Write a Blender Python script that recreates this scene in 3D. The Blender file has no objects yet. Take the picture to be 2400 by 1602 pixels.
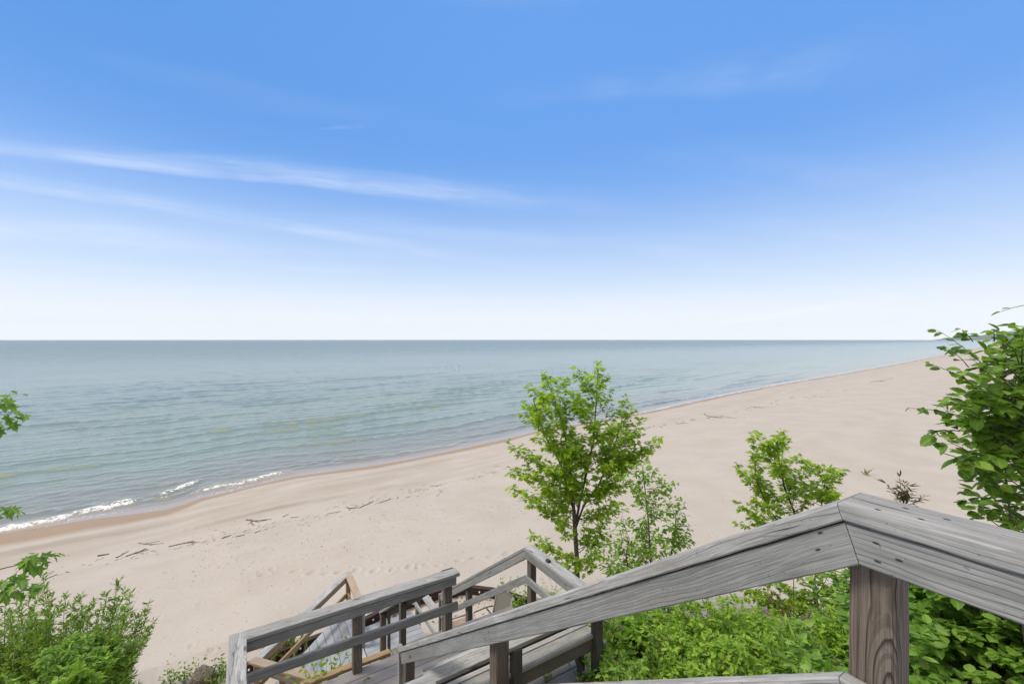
import bpy, math, random
import numpy as np
from mathutils import Vector, Matrix

# ------------------------------------------------------------------ camera, light, exposure
F = 1010.0                 # focal length in pixels of the 2400 px wide photograph
HZ = 795.0                 # horizon row
H = 10.5                   # eye height over the lake
scene = bpy.context.scene
col = scene.collection
cam = bpy.data.cameras.new('camera'); camo = bpy.data.objects.new('camera', cam); col.objects.link(camo)
cam.sensor_width = 36.0; cam.lens = 36.0 * F / 2400.0
cam.shift_y = -(801.0 - HZ) / 2400.0
cam.clip_start = 0.05; cam.clip_end = 60000
camo.location = (0, 0, H); camo.rotation_euler = (math.radians(90), 0, 0)
scene.camera = camo
scene.view_settings.view_transform = 'Standard'; scene.view_settings.look = 'None'
scene.view_settings.gamma = 1; scene.view_settings.use_curve_mapping = False
scene.view_settings.exposure = 0.62
scene.cycles.volume_bounces = 2

SUN_EL, SUN_AZ = math.radians(52), math.radians(-98)      # azimuth measured from the view direction, minus = left
sdir = Vector((math.sin(SUN_AZ) * math.cos(SUN_EL), math.cos(SUN_AZ) * math.cos(SUN_EL), math.sin(SUN_EL)))
sl = bpy.data.lights.new('sun', 'SUN'); sl.energy = 2.0; sl.angle = math.radians(16); sl.color = (1.0, 0.92, 0.80)
so = bpy.data.objects.new('sun', sl); col.objects.link(so); so.location = (0, 0, 60)
so.rotation_euler = sdir.to_track_quat('Z', 'Y').to_euler()


class NT:
    """small node-building helper"""
    def __init__(self, tree): self.t = tree; self.n = tree.nodes; self.l = tree.links
    def node(self, kind, **kw):
        nd = self.n.new(kind)
        for k, v in kw.items(): setattr(nd, k, v)
        return nd
    def put(self, sock, v):
        if v is None: return
        if hasattr(v, 'is_output') or isinstance(v, bpy.types.NodeSocket): self.l.new(v, sock)
        else: sock.default_value = v
    def math(self, op, a, b=None, c=None, clamp=False):
        m = self.node('ShaderNodeMath', operation=op, use_clamp=clamp)
        self.put(m.inputs[0], a); self.put(m.inputs[1], b); self.put(m.inputs[2], c)
        return m.outputs[0]
    def vmath(self, op, a, b=None):
        m = self.node('ShaderNodeVectorMath', operation=op)
        self.put(m.inputs[0], a); self.put(m.inputs[1], b)
        return m.outputs[0]
    def sep(self, v):
        s = self.node('ShaderNodeSeparateXYZ'); self.l.new(v, s.inputs[0]); return s.outputs
    def comb(self, x=0, y=0, z=0):
        s = self.node('ShaderNodeCombineXYZ')
        for i, v in enumerate((x, y, z)): self.put(s.inputs[i], v)
        return s.outputs[0]
    def noise(self, vec, scale=1.0, detail=3.0, rough=0.5, dist=0.0):
        n = self.node('ShaderNodeTexNoise')
        self.put(n.inputs['Vector'], vec); n.inputs['Scale'].default_value = scale
        n.inputs['Detail'].default_value = detail; n.inputs['Roughness'].default_value = rough
        n.inputs['Distortion'].default_value = dist
        return n.outputs['Fac']
    def ramp(self, f, a, b, lo=0.0, hi=1.0, smooth=True):
        m = self.node('ShaderNodeMapRange', interpolation_type='SMOOTHSTEP' if smooth else 'LINEAR')
        self.put(m.inputs[0], f); m.inputs[1].default_value = a; m.inputs[2].default_value = b
        m.inputs[3].default_value = lo; m.inputs[4].default_value = hi
        return m.outputs[0]
    def mix(self, f, a, b, blend='MIX'):
        m = self.node('ShaderNodeMix', data_type='RGBA', blend_type=blend)
        self.put(m.inputs[0], f)
        self.put(m.inputs[6], a if not isinstance(a, tuple) else (*a, 1)[:4])
        self.put(m.inputs[7], b if not isinstance(b, tuple) else (*b, 1)[:4])
        return m.outputs[2]
    def attr(self, name):
        a = self.node('ShaderNodeAttribute'); a.attribute_name = name; return a.outputs['Fac']
    def bump(self, h, strength=0.5, dist=0.01):
        b = self.node('ShaderNodeBump'); b.inputs['Strength'].default_value = strength
        b.inputs['Distance'].default_value = dist; self.l.new(h, b.inputs['Height']); return b.outputs[0]


def build_world():
    w = bpy.data.worlds.new('World'); scene.world = w; w.use_nodes = True
    w.node_tree.nodes.clear()
    t = NT(w.node_tree)
    out = t.node('ShaderNodeOutputWorld'); bg = t.node('ShaderNodeBackground')
    t.l.new(bg.outputs[0], out.inputs[0])
    sky = t.node('ShaderNodeTexSky', sky_type='NISHITA')
    sky.sun_disc = False; sky.sun_elevation = SUN_EL; sky.sun_rotation = SUN_AZ
    sky.altitude = 200; sky.air_density = 1.0; sky.dust_density = 0.6; sky.ozone_density = 2.0
    gen = t.node('ShaderNodeTexCoord').outputs['Generated']
    x, y, z = t.sep(gen)
    zc = t.math('MAXIMUM', z, 0.02)
    px = t.math('DIVIDE', x, zc); py = t.math('DIVIDE', y, zc)
    # clear-air colour: the physical sky, pulled to a clear deep blue high up and to white haze low down
    blue = t.mix(0.70, sky.outputs[0], (1.62, 4.55, 10.9))
    hz1 = t.ramp(z, 0.0, 0.47, 1.0, 0.0)
    hz = t.math('POWER', hz1, 1.6)
    base = t.mix(hz, blue, (7.9, 9.0, 10.2))
    lowv = t.math('POWER', t.ramp(z, 0.0, 0.16, 1.0, 0.0), 1.3)
    base = t.mix(t.math('MULTIPLY', lowv, 0.75), base, (10.0, 10.1, 10.5))
    # deeper blue towards the upper left
    deep = t.math('MULTIPLY', t.ramp(x, 0.15, -0.70, 0.0, 0.65), t.ramp(z, 0.18, 0.5))
    base = t.mix(deep, base, (0.98, 3.1, 7.5))
    # cirrus in a flat layer overhead: p = (px, py)
    def streak(x0, y0, x1, y1, wid, amp, seed, fade0=0.05, fade1=0.35, curve=0.0, wob=0.25, sq=1.0):
        L = math.hypot(x1 - x0, y1 - y0); cx, cy = (x1 - x0) / L, (y1 - y0) / L
        dx = t.math('SUBTRACT', px, x0); dy = t.math('SUBTRACT', py, y0)
        a = t.math('ADD', t.math('MULTIPLY', dx, cx), t.math('MULTIPLY', dy, cy))
        b = t.math('SUBTRACT', t.math('MULTIPLY', dy, cx), t.math('MULTIPLY', dx, cy))
        a = t.math('DIVIDE', a, L)
        # curve
        bow = t.math('MULTIPLY', t.math('MULTIPLY', a, t.math('SUBTRACT', 1.0, a)), curve)
        b = t.math('SUBTRACT', b, bow)
        n1 = t.noise(t.comb(t.math('MULTIPLY', a, 3.0), t.math('MULTIPLY', b, 2.0), seed), 1.3, 4, 0.55)
        b2 = t.math('ADD', b, t.math('MULTIPLY', t.math('SUBTRACT', n1, 0.5), wob))
        b2 = t.math('DIVIDE', b2, t.math('ADD', 0.5, t.math('MULTIPLY', t.math('MINIMUM', t.math('MAXIMUM', a, 0.0), 0.75), 1.25)))
        # soft upper side, harder lower side
        up = t.ramp(b2, 0.0, wid, 1.0, 0.0); dn = t.ramp(b2, -wid * 1.9, 0.0, 0.0, 1.0)
        prof = t.math('POWER', t.math('MULTIPLY', up, dn), sq)
        patch = t.ramp(t.noise(t.comb(t.math('MULTIPLY', a, 4.5), t.math('MULTIPLY', b, 1.2), seed + 9.0), 1.0, 3, 0.6), 0.30, 0.66, 0.25, 1.15)
        prof = t.math('MULTIPLY', prof, patch)
        ends = t.math('MULTIPLY', t.ramp(a, -fade0, fade0, 0, 1), t.ramp(a, 1 - fade1, 1.03, 1, 0))
        fib = t.noise(t.comb(t.math('MULTIPLY', a, 5.0), t.math('MULTIPLY', b2, 11.0), seed + 3.1), 1.5, 8, 0.72)
        fib = t.ramp(fib, 0.25, 0.72, 0.45, 1.0)
        return t.math('MULTIPLY', t.math('MULTIPLY', prof, ends), t.math('MULTIPLY', fib, amp))
    cl = streak(-3.4, 2.02, 0.95, 3.40, 0.18, 0.36, 1.3, 0.05, 0.4, 0.10, 0.46, 1.2)
    for args in ((-4.2, 2.0, -0.4, 5.6, 0.24, 0.36, 4.7, 0.05, 0.5, -0.55, 0.40, 1.2),
                 (-7.2, 3.4, -2.3, 4.9, 0.55, 0.36, 8.2, 0.05, 0.6, 0.0, 0.3, 1.0),
                 (0.2, 1.78, 1.7, 1.55, 0.14, 0.10, 2.2, 0.3, 0.5, 0.02, 0.2, 1.0),
                 (-0.9, 2.05, -0.62, 2.02, 0.02, 0.10, 3.3, 0.3, 0.5, 0.0, 0.03, 1.0),
                 (1.4, 2.5, 3.6, 3.1, 0.35, 0.05, 6.6, 0.3, 0.5, 0.0, 0.4, 1.0),
                 (15.2, 34.0, 8.2, 5.2, 0.7, 0.85, 5.2, 0.1, 0.5, 0.0, 0.3, 1.0)):
        cl = t.math('ADD', cl, streak(*args))
    veil = t.noise(t.comb(t.math('MULTIPLY', t.math('ADD', px, t.math('MULTIPLY', py, 0.35)), 0.30), t.math('MULTIPLY', t.math('SUBTRACT', py, t.math('MULTIPLY', px, 0.35)), 0.95), 2.0), 1.1, 4, 0.5)
    cl = t.math('ADD', cl, t.ramp(veil, 0.50, 0.85, 0.0, 0.13))
    cl = t.math('MINIMUM', cl, 0.9)
    final = t.mix(cl, base, (9.6, 10.2, 11.2))
    # white veil overhead, dim neutral sky behind the view: added for soft fill light
    top = t.ramp(z, 0.60, 0.82, 0.0, 0.92)
    back = t.math('MULTIPLY', t.ramp(y, 0.1, -0.4, 0.0, 0.8), t.ramp(z, -0.1, 0.2))
    final = t.mix(back, final, (6.6, 6.2, 5.6))
    final = t.mix(top, final, (14.8, 14.0, 12.9))
    t.l.new(final, bg.inputs['Color']); bg.inputs['Strength'].default_value = 0.065
build_world()

# ------------------------------------------------------------------ frames and small helpers
TH = math.radians(31.6)
UX, UY = math.cos(TH), math.sin(TH)
UVEC = Vector((UX, UY, 0)); VVEC = Vector((-UY, UX, 0)); ZVEC = Vector((0, 0, 1))
SLOPE = 0.708
def W(u, v, drop): return Vector((u * UX - v * UY, u * UY + v * UX, H - drop))
def P(px, py, Z): return Vector(((px - 1200.0) / F * Z, Z, H - (py - HZ) / F * Z))

def sd(x, y): return 0.766 * x + 0.643 * y, -0.643 * x + 0.766 * y

_S = np.array([-400, -60, -6.2, -2.5, -0.9, 0.8, 1.8, 2.6, 3.5, 6, 8.5, 11, 14, 17.4, 23, 29.6, 34, 45, 55, 80, 106, 160, 234, 320, 500, 5000])
_D = np.array([36, 36.3, 35.7, 35.2, 34.6, 34.2, 34.6, 35.2, 35.2, 35.8, 36.1, 35.6, 35.0, 34.7, 34.9, 35.3, 35.9, 35.4, 35.1, 36.2, 36.6, 35.4, 34.6, 35, 35, 35])
def shore(s): return np.interp(s, _S, _D)
def vnoise(x, y, seed=0):
    """smooth value noise, numpy"""
    xi = np.floor(x).astype(np.int64); yi = np.floor(y).astype(np.int64)
    fx = x - xi; fy = y - yi
    fx = fx * fx * (3 - 2 * fx); fy = fy * fy * (3 - 2 * fy)
    def h(a, b):
        n = (a * 374761393 + b * 668265263 + seed * 974711) & 0x7fffffff
        n = ((n ^ (n >> 13)) * 1274126177) & 0x7fffffff
        return ((n ^ (n >> 16)) & 0xffff) / 65535.0
    return (h(xi, yi) * (1 - fx) + h(xi + 1, yi) * fx) * (1 - fy) + (h(xi, yi + 1) * (1 - fx) + h(xi + 1, yi + 1) * fx) * fy

_GV = np.array([-40, -6, 0, 0.6, 3.3, 4.9, 7.5, 8.5, 10.3, 11.2, 11.9, 12.6, 14, 60])
_GZ = np.array([9.6, 9.2, 8.7, 8.4, 6.55, 6.1, 4.5, 4.12, 4.05, 4.0, 3.2, 2.3, 0.5, -40])
_FU = np.array([-200, -30, -10, -3, 0, 3.6, 5, 6.5, 9, 13, 30, 80, 200])
_FV = np.array([9, 10, 10.6, 11.6, 12, 12, 11, 9.4, 6.6, 5.4, 4.0, 3.0, 3.0])
def ground(x, y):
    x = np.asarray(x, float); y = np.asarray(y, float)
    s, d = sd(x, y)
    a = shore(s) - d
    beach = np.interp(a, [-400, -60, -15, 0, 1.5, 4, 5.5, 9, 14, 24, 60, 200], [-30, -4, -1.2, 0, 0.13, 0.42, 0.62, 0.85, 1.5, 2.42, 2.7, 3.0])
    beach = beach + (vnoise(s * 0.35, d * 0.6, 3) - 0.5) * 0.10 * np.clip((a - 2) / 6, 0, 1) + (vnoise(s * 1.3, d * 1.6, 5) - 0.5) * 0.035 * np.clip((a - 4) / 6, 0, 1)
    u = x * UX + y * UY; v = -x * UY + y * UX
    vs = v * 12.0 / np.interp(u, _FU, _FV)
    vs = np.where(v < 0, v, vs)
    bl = np.interp(vs, _GV, _GZ) + (vnoise(x * 0.8, y * 0.8, 9) - 0.5) * 0.25 * (vs < 12) * (np.abs(u - 1.5) > 3)
    bl = np.minimum(bl, np.interp(u, [5.5, 9.0, 12, 40], [20, 5.5, 2.9, 2.6]))
    return np.maximum(beach, bl)

def hit(px, py, z0=7.0):
    """the point of the ground seen through photo pixel (px, py)"""
    Z = np.geomspace(z0, 900, 6000)
    X = (px - 1200.0) / F * Z; zz = H - (py - HZ) / F * Z
    g = ground(X, Z); k = np.argmax(zz < g)
    return Vector((X[k], Z[k], float(g[k])))

def tag(o, label=None, cat=None, group=None, kind=None):
    if label: o['label'] = label
    if cat: o['category'] = cat
    if group: o['group'] = group
    if kind: o['kind'] = kind
    return o

def thing(name, loc, label, cat, group=None):
    o = bpy.data.objects.new(name, None); col.objects.link(o); o.location = loc
    o.empty_display_size = 0.2
    o['_loc'] = tuple(loc)
    return tag(o, label, cat, group)

def attach(o, parent, M=None):
    """place o at world matrix M under an un-rotated parent (or under a part of one)"""
    col.objects.link(o)
    M = M or Matrix.Identity(4)
    if parent is not None:
        o.parent = parent
        pm = PW[parent.name] if parent.name in PW else Matrix.Translation(parent.location)
        o.matrix_basis = pm.inverted() @ M
    else:
        o.matrix_basis = M
    PW[o.name] = M.copy()
    return o
PW = {}

def mesh_np(name, V, faces, attrs=None, smooth=False):
    me = bpy.data.meshes.new(name)
    V = np.asarray(V, np.float32)
    me.vertices.add(len(V)); me.vertices.foreach_set('co', V.ravel())
    loops = np.concatenate([f.ravel() for f in faces]).astype(np.int32)
    sizes = np.concatenate([np.full(len(f), f.shape[1]) for f in faces]).astype(np.int32)
    starts = np.concatenate([[0], np.cumsum(sizes)[:-1]]).astype(np.int32)
    me.loops.add(len(loops)); me.loops.foreach_set('vertex_index', loops)
    me.polygons.add(len(sizes)); me.polygons.foreach_set('loop_start', starts)
    try: me.polygons.foreach_set('loop_total', sizes)
    except Exception: pass
    if smooth: me.polygons.foreach_set('use_smooth', np.ones(len(sizes), bool))
    for k, a in (attrs or {}).items():
        at = me.attributes.new(k, 'FLOAT', 'POINT'); at.data.foreach_set('value', np.asarray(a, np.float32))
    me.update(calc_edges=True); me.validate()
    return me

# ------------------------------------------------------------------ materials
def new_mat(name):
    m = bpy.data.materials.new(name); m.use_nodes = True; m.node_tree.nodes.clear()
    t = NT(m.node_tree)
    out = t.node('ShaderNodeOutputMaterial'); bs = t.node('ShaderNodeBsdfPrincipled')
    t.l.new(bs.outputs[0], out.inputs[0])
    return m, t, bs, out

def wood(name, light, mid, dark, brown, brown_amt=0.25, ring=0.011, crack=0.9, rings=0.75, rough=0.85, green=0.0, contrast=1.0, sharp=0.08, tilt=0.012):
    m, t, bs, out = new_mat(name)
    tc = t.node('ShaderNodeTexCoord').outputs['Object']
    rnd = t.node('ShaderNodeObjectInfo').outputs['Random']
    pv = t.attr('pv')
    seed = t.math('ADD', t.math('MULTIPLY', rnd, 37.0), t.math('MULTIPLY', pv, 53.0))
    x, y, z = t.sep(tc)
    xs = t.math('ADD', x, seed)
    # growth rings round an off-centre, wandering pith
    wob = t.noise(t.comb(t.math('MULTIPLY', xs, 0.9), t.math('MULTIPLY', y, 5.0), t.math('ADD', t.math('MULTIPLY', z, 5.0), seed)), 1.0, 2, 0.5)
    wob2 = t.noise(t.comb(t.math('MULTIPLY', xs, 5.0), t.math('MULTIPLY', y, 24.0), t.math('ADD', t.math('MULTIPLY', z, 24.0), seed)), 1.0, 2, 0.5)
    oy = t.math('MULTIPLY', t.math('SUBTRACT', t.math('FRACT', t.math('MULTIPLY', seed, 7.13)), 0.5), 0.10)
    yy = t.math('ADD', y, oy)
    zz = t.math('ADD', t.math('ADD', z, t.math('MULTIPLY', x, tilt)), t.math('ADD', 0.045, t.math('MULTIPLY', t.math('FRACT', t.math('MULTIPLY', seed, 3.71)), 0.03)))
    r = t.math('SQRT', t.math('ADD', t.math('MULTIPLY', yy, yy), t.math('MULTIPLY', zz, zz)))
    r = t.math('ADD', r, t.math('ADD', t.math('MULTIPLY', wob, 0.085), t.math('MULTIPLY', wob2, 0.006)))
    vo = t.node('ShaderNodeTexVoronoi', feature='F1'); vo.inputs['Scale'].default_value = 1.0
    t.l.new(t.comb(t.math('MULTIPLY', xs, 1.9), t.math('MULTIPLY', y, 6.0), t.math('ADD', t.math('MULTIPLY', z, 6.0), seed)), vo.inputs['Vector'])
    r = t.math('ADD', r, t.math('MULTIPLY', t.ramp(vo.outputs['Distance'], 0.0, 0.42, 1.0, 0.0), 0.022))
    ln = t.noise(t.comb(t.math('DIVIDE', r, ring * 0.62), t.math('MULTIPLY', xs, 0.35), seed), 1.0, 2, 0.7)
    lmod = t.noise(t.comb(t.math('MULTIPLY', xs, 2.2), t.math('MULTIPLY', y, 26.0), t.math('ADD', t.math('MULTIPLY', z, 26.0), seed)), 1.0, 2, 0.5)
    late = t.math('MULTIPLY', t.ramp(ln, 0.52, 0.52 + sharp, 0, 1), t.ramp(lmod, 0.30, 0.62, 0.25, 1.0))
    gl = t.math('FRACT', t.math('ADD', t.math('DIVIDE', r, ring * 0.85), t.math('MULTIPLY', wob2, 0.6)))
    gl = t.math('MULTIPLY', t.ramp(gl, 0.66, 0.90, 0, 1), t.ramp(gl, 0.92, 0.98, 1, 0))
    late = t.math('MAXIMUM', t.math('MULTIPLY', late, 0.45), t.math('MULTIPLY', gl, t.ramp(lmod, 0.30, 0.60, 0.35, 1.0)))
    fib = t.noise(t.comb(t.math('MULTIPLY', xs, 4.0), t.math('MULTIPLY', y, 270.0), t.math('MULTIPLY', z, 270.0)), 1.0, 3, 0.65)
    fib2 = t.noise(t.comb(t.math('MULTIPLY', xs, 1.9), t.math('MULTIPLY', y, 66.0), t.math('ADD', t.math('MULTIPLY', z, 66.0), seed)), 1.0, 4, 0.7)
    crk = t.ramp(fib2, 0.68, 0.74, 0, 1)
    split = t.noise(t.comb(t.math('MULTIPLY', xs, 0.75), t.math('MULTIPLY', y, 34.0), t.math('ADD', t.math('MULTIPLY', z, 34.0), t.math('MULTIPLY', seed, 2.3))), 1.0, 2, 0.5)
    split = t.ramp(t.math('ABSOLUTE', t.math('SUBTRACT', split, 0.60)), 0.004, 0.016, 1, 0)
    split = t.math('MULTIPLY', split, t.ramp(lmod, 0.5, 0.62))
    crk = t.math('MAXIMUM', crk, split)
    blot = t.noise(t.comb(t.math('MULTIPLY', xs, 3.2), t.math('MULTIPLY', y, 11.0), t.math('ADD', t.math('MULTIPLY', z, 11.0), seed)), 1.0, 6, 0.72)
    knot = t.ramp(vo.outputs['Distance'], 0.05, 0.10, 1, 0)
    spk = t.ramp(t.noise(t.vmath('ADD', tc, t.comb(seed, 0, 0)), 95.0, 2, 0.5), 0.68, 0.74, 0, 1)
    base = t.mix(t.ramp(blot, 0.3, 0.7), mid, light)
    base = t.mix(t.math('MULTIPLY', late, rings), base, dark)
    base = t.mix(t.ramp(fib, 0.30, 0.72, 0.5 * contrast, 0.0), base, dark)
    bb = t.noise(t.comb(t.math('MULTIPLY', xs, 0.8), t.math('MULTIPLY', y, 6.0), t.math('ADD', t.math('MULTIPLY', z, 6.0), t.math('MULTIPLY', seed, 1.7))), 1.0, 3, 0.6)
    base = t.mix(t.ramp(bb, 0.45, 0.75, 0, brown_amt), base, brown)
    if green:
        gg = t.noise(t.vmath('ADD', tc, t.comb(seed, 2, 5)), 7.0, 4, 0.65)
        base = t.mix(t.ramp(gg, 0.5, 0.75, 0, green), base, (0.10, 0.14, 0.10))
    base = t.mix(t.math('MULTIPLY', crk, crack), base, (0.035, 0.033, 0.03))
    base = t.mix(t.math('MULTIPLY', spk, 0.5), base, (0.05, 0.048, 0.045))
    base = t.mix(t.math('MULTIPLY', knot, 0.75), base, (0.06, 0.045, 0.035))
    shift = t.ramp(t.math('FRACT', t.math('MULTIPLY', seed, 11.3)), 0, 1, 0.84, 1.12, False)
    base = t.mix(1.0, base, t.comb(shift, shift, shift), 'MULTIPLY')
    t.l.new(base, bs.inputs['Base Color']); bs.inputs['Roughness'].default_value = rough
    bs.inputs['Specular IOR Level'].default_value = 0.25
    hgt = t.math('SUBTRACT', t.math('ADD', t.math('MULTIPLY', fib, 0.5), t.math('MULTIPLY', fib2, -0.35)), t.math('MULTIPLY', crk, 0.9))
    hgt = t.math('ADD', hgt, t.math('MULTIPLY', late, -0.22))
    t.l.new(t.bump(hgt, 0.55, 0.003), bs.inputs['Normal'])
    return m

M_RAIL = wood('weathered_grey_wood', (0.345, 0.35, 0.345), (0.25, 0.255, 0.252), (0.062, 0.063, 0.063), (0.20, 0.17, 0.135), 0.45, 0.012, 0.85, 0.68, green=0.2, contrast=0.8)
M_CAP = wood('weathered_cap_wood', (0.47, 0.473, 0.47), (0.32, 0.323, 0.32), (0.105, 0.103, 0.098), (0.23, 0.20, 0.17), 0.45, 0.013, 0.9, 0.6, contrast=0.9)  # paler than face wood, partly putting the light on the tops into colour
M_POST = wood('brown_post_wood', (0.215, 0.18, 0.148), (0.165, 0.137, 0.112), (0.034, 0.027, 0.022), (0.135, 0.078, 0.05), 0.4, 0.015, 0.4, 1.0, sharp=0.05, tilt=0.035)
M_OLDPOST = wood('grey_brown_post_wood', (0.18, 0.165, 0.14), (0.13, 0.118, 0.10), (0.055, 0.048, 0.04), (0.14, 0.10, 0.07), 0.5, 0.012, 0.6, 0.5, green=0.3)
M_DARK = wood('dark_and_shaded_wood', (0.12, 0.115, 0.098), (0.085, 0.08, 0.066), (0.035, 0.033, 0.028), (0.10, 0.085, 0.06), 0.4, 0.012, 0.6, 0.5, green=0.4)  # also carries shade in the rail gaps and under a hand rail cap
M_TAN = wood('new_tan_lumber', (0.40, 0.285, 0.17), (0.33, 0.225, 0.125), (0.19, 0.115, 0.055), (0.28, 0.17, 0.085), 0.4, 0.011, 0.2, 0.45, 0.7)
M_TANCAP = wood('pale_tan_lumber', (0.40, 0.32, 0.25), (0.33, 0.26, 0.20), (0.20, 0.15, 0.11), (0.30, 0.22, 0.15), 0.4, 0.011, 0.2, 0.35, 0.7)
M_BENCH = wood('mossy_bench_wood', (0.46, 0.45, 0.42), (0.34, 0.332, 0.305), (0.11, 0.106, 0.094), (0.21, 0.19, 0.14), 0.5, 0.012, 0.8, 0.4, green=0.35)
M_EDGE = wood('brown_painted_board', (0.075, 0.04, 0.036), (0.06, 0.032, 0.03), (0.03, 0.018, 0.017), (0.05, 0.03, 0.025), 0.3, 0.012, 0.3, 0.3, 0.6)
M_DRIFT = wood('driftwood', (0.24, 0.20, 0.165), (0.16, 0.132, 0.108), (0.065, 0.05, 0.042), (0.11, 0.08, 0.055), 0.4, 0.014, 0.5, 0.4)

def composite(name, a, b):
    m, t, bs, out = new_mat(name)
    tc = t.node('ShaderNodeTexCoord').outputs['Object']
    pv = t.attr('pv'); x, y, z = t.sep(tc)
    fib = t.noise(t.comb(t.math('ADD', t.math('MULTIPLY', x, 3.0), t.math('MULTIPLY', pv, 40.0)), t.math('MULTIPLY', y, 90.0), 0.0), 1.0, 3, 0.6)
    blot = t.noise(t.vmath('ADD', tc, t.comb(t.math('MULTIPLY', pv, 9.0), 0, 0)), 3.5, 4, 0.6)
    c = t.mix(t.ramp(blot, 0.3, 0.7), a, b)
    c = t.mix(t.ramp(fib, 0.3, 0.7, 0.25, 0.0), c, tuple(q * 0.55 for q in a))
    sh = t.math('ADD', 0.86, t.math('MULTIPLY', pv, 0.28))
    c = t.mix(1.0, c, t.comb(sh, sh, sh), 'MULTIPLY')
    sand = t.ramp(t.noise(tc, 26.0, 4, 0.7), 0.62, 0.75, 0, 0.35)
    c = t.mix(sand, c, (0.34, 0.29, 0.23))
    t.l.new(c, bs.inputs['Base Color']); bs.inputs['Roughness'].default_value = 0.75
    t.l.new(t.bump(fib, 0.35, 0.002), bs.inputs['Normal'])
    return m
M_DECK = composite('grey_brown_decking', (0.20, 0.185, 0.18), (0.255, 0.24, 0.235))
M_DECK2 = composite('pale_grey_decking', (0.27, 0.285, 0.31), (0.34, 0.355, 0.385))

def leafmat(name, dark, mid, bright, trans=0.35, rough=0.5, tint=(1.0, 1.0, 0.55)):
    m, t, bs, out = new_mat(name)
    v = t.attr('var'); mid_ = t.attr('rib')
    c = t.mix(t.ramp(v, 0.0, 0.5, 0, 1, False), dark, mid)
    c = t.mix(t.ramp(v, 0.5, 1.0, 0, 1, False), c, bright)
    c = t.mix(t.ramp(mid_, 0.0, 0.10, 0.35, 0.0), c, bright)
    t.l.new(c, bs.inputs['Base Color']); bs.inputs['Roughness'].default_value = rough
    bs.inputs['Specular IOR Level'].default_value = 0.4
    tr = t.node('ShaderNodeBsdfTranslucent')
    t.l.new(t.mix(1.0, c, (1.25 * tint[0], 1.25 * tint[1], 1.25 * tint[2]), 'MULTIPLY'), tr.inputs['Color'])
    mx = t.node('ShaderNodeMixShader'); mx.inputs[0].default_value = trans
    t.l.new(bs.outputs[0], mx.inputs[1]); t.l.new(tr.outputs[0], mx.inputs[2]); t.l.new(mx.outputs[0], out.inputs[0])
    return m
L_MAPLE = leafmat('maple_leaf', (0.175, 0.29, 0.02), (0.33, 0.50, 0.035), (0.55, 0.69, 0.085), 0.58)
L_CHERRY = leafmat('oval_leaf', (0.12, 0.235, 0.03), (0.23, 0.4, 0.05), (0.42, 0.57, 0.11), 0.5)
L_HAZEL = leafmat('hazel_leaf', (0.07, 0.145, 0.022), (0.155, 0.285, 0.036), (0.36, 0.50, 0.085), 0.5, 0.5)
L_SHRUB = leafmat('shrub_leaf', (0.13, 0.265, 0.026), (0.27, 0.45, 0.042), (0.48, 0.62, 0.09), 0.5)
L_WITCH = leafmat('broad_shrub_leaf', (0.10, 0.215, 0.03), (0.215, 0.385, 0.05), (0.40, 0.55, 0.13), 0.5, 0.5)
L_WILLOW = leafmat('willow_leaf', (0.085, 0.16, 0.03), (0.175, 0.305, 0.044), (0.32, 0.47, 0.07), 0.46)
L_RED = leafmat('reddish_leaf', (0.07, 0.03, 0.02), (0.14, 0.06, 0.04), (0.12, 0.20, 0.04), 0.25)
L_GRASS = leafmat('grass_blade', (0.07, 0.15, 0.02), (0.15, 0.26, 0.04), (0.36, 0.38, 0.16), 0.3)

def barkmat(name, a, b):
    m, t, bs, out = new_mat(name)
    tc = t.node('ShaderNodeTexCoord').outputs['Object']
    n = t.noise(t.vmath('MULTIPLY', tc, (30, 30, 9)), 1.0, 4, 0.65)
    t.l.new(t.mix(t.ramp(n, 0.3, 0.7), a, b), bs.inputs['Base Color']); bs.inputs['Roughness'].default_value = 0.9
    t.l.new(t.bump(n, 0.6, 0.01), bs.inputs['Normal'])
    return m
BARK = barkmat('grey_brown_bark', (0.075, 0.06, 0.045), (0.17, 0.145, 0.115))
BARK_DARK = barkmat('dark_bark', (0.035, 0.027, 0.022), (0.085, 0.068, 0.055))
STEM = barkmat('brown_stem', (0.07, 0.045, 0.03), (0.15, 0.10, 0.065))

def plain(name, c, rough=0.6, metal=0.0):
    m, t, bs, out = new_mat(name)
    tc = t.node('ShaderNodeTexCoord').outputs['Object']
    n = t.noise(tc, 14.0, 4, 0.6)
    t.l.new(t.mix(t.ramp(n, 0.3, 0.7), tuple(q * 0.78 for q in c), tuple(min(1, q * 1.12) for q in c)), bs.inputs['Base Color'])
    bs.inputs['Roughness'].default_value = rough; bs.inputs['Metallic'].default_value = metal
    return m
M_NAIL = plain('rusty_nail_head', (0.03, 0.024, 0.02), 0.8)
M_TUBE = plain('bronze_grey_tube', (0.20, 0.19, 0.175), 0.45, 0.3)
M_BLACK = plain('black_plastic', (0.02, 0.02, 0.022), 0.5)
M_BULB = plain('white_bulb', (0.80, 0.79, 0.75), 0.25)

def sling():
    m, t, bs, out = new_mat('taupe_sling_mesh')
    tc = t.node('ShaderNodeTexCoord').outputs['Object']
    wv = t.noise(t.vmath('MULTIPLY', tc, (260, 260, 260)), 1.0, 1, 0.5)
    t.l.new(t.mix(wv, (0.12, 0.112, 0.092), (0.21, 0.20, 0.172)), bs.inputs['Base Color']); bs.inputs['Roughness'].default_value = 0.8
    return m
M_SLING = sling()

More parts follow.
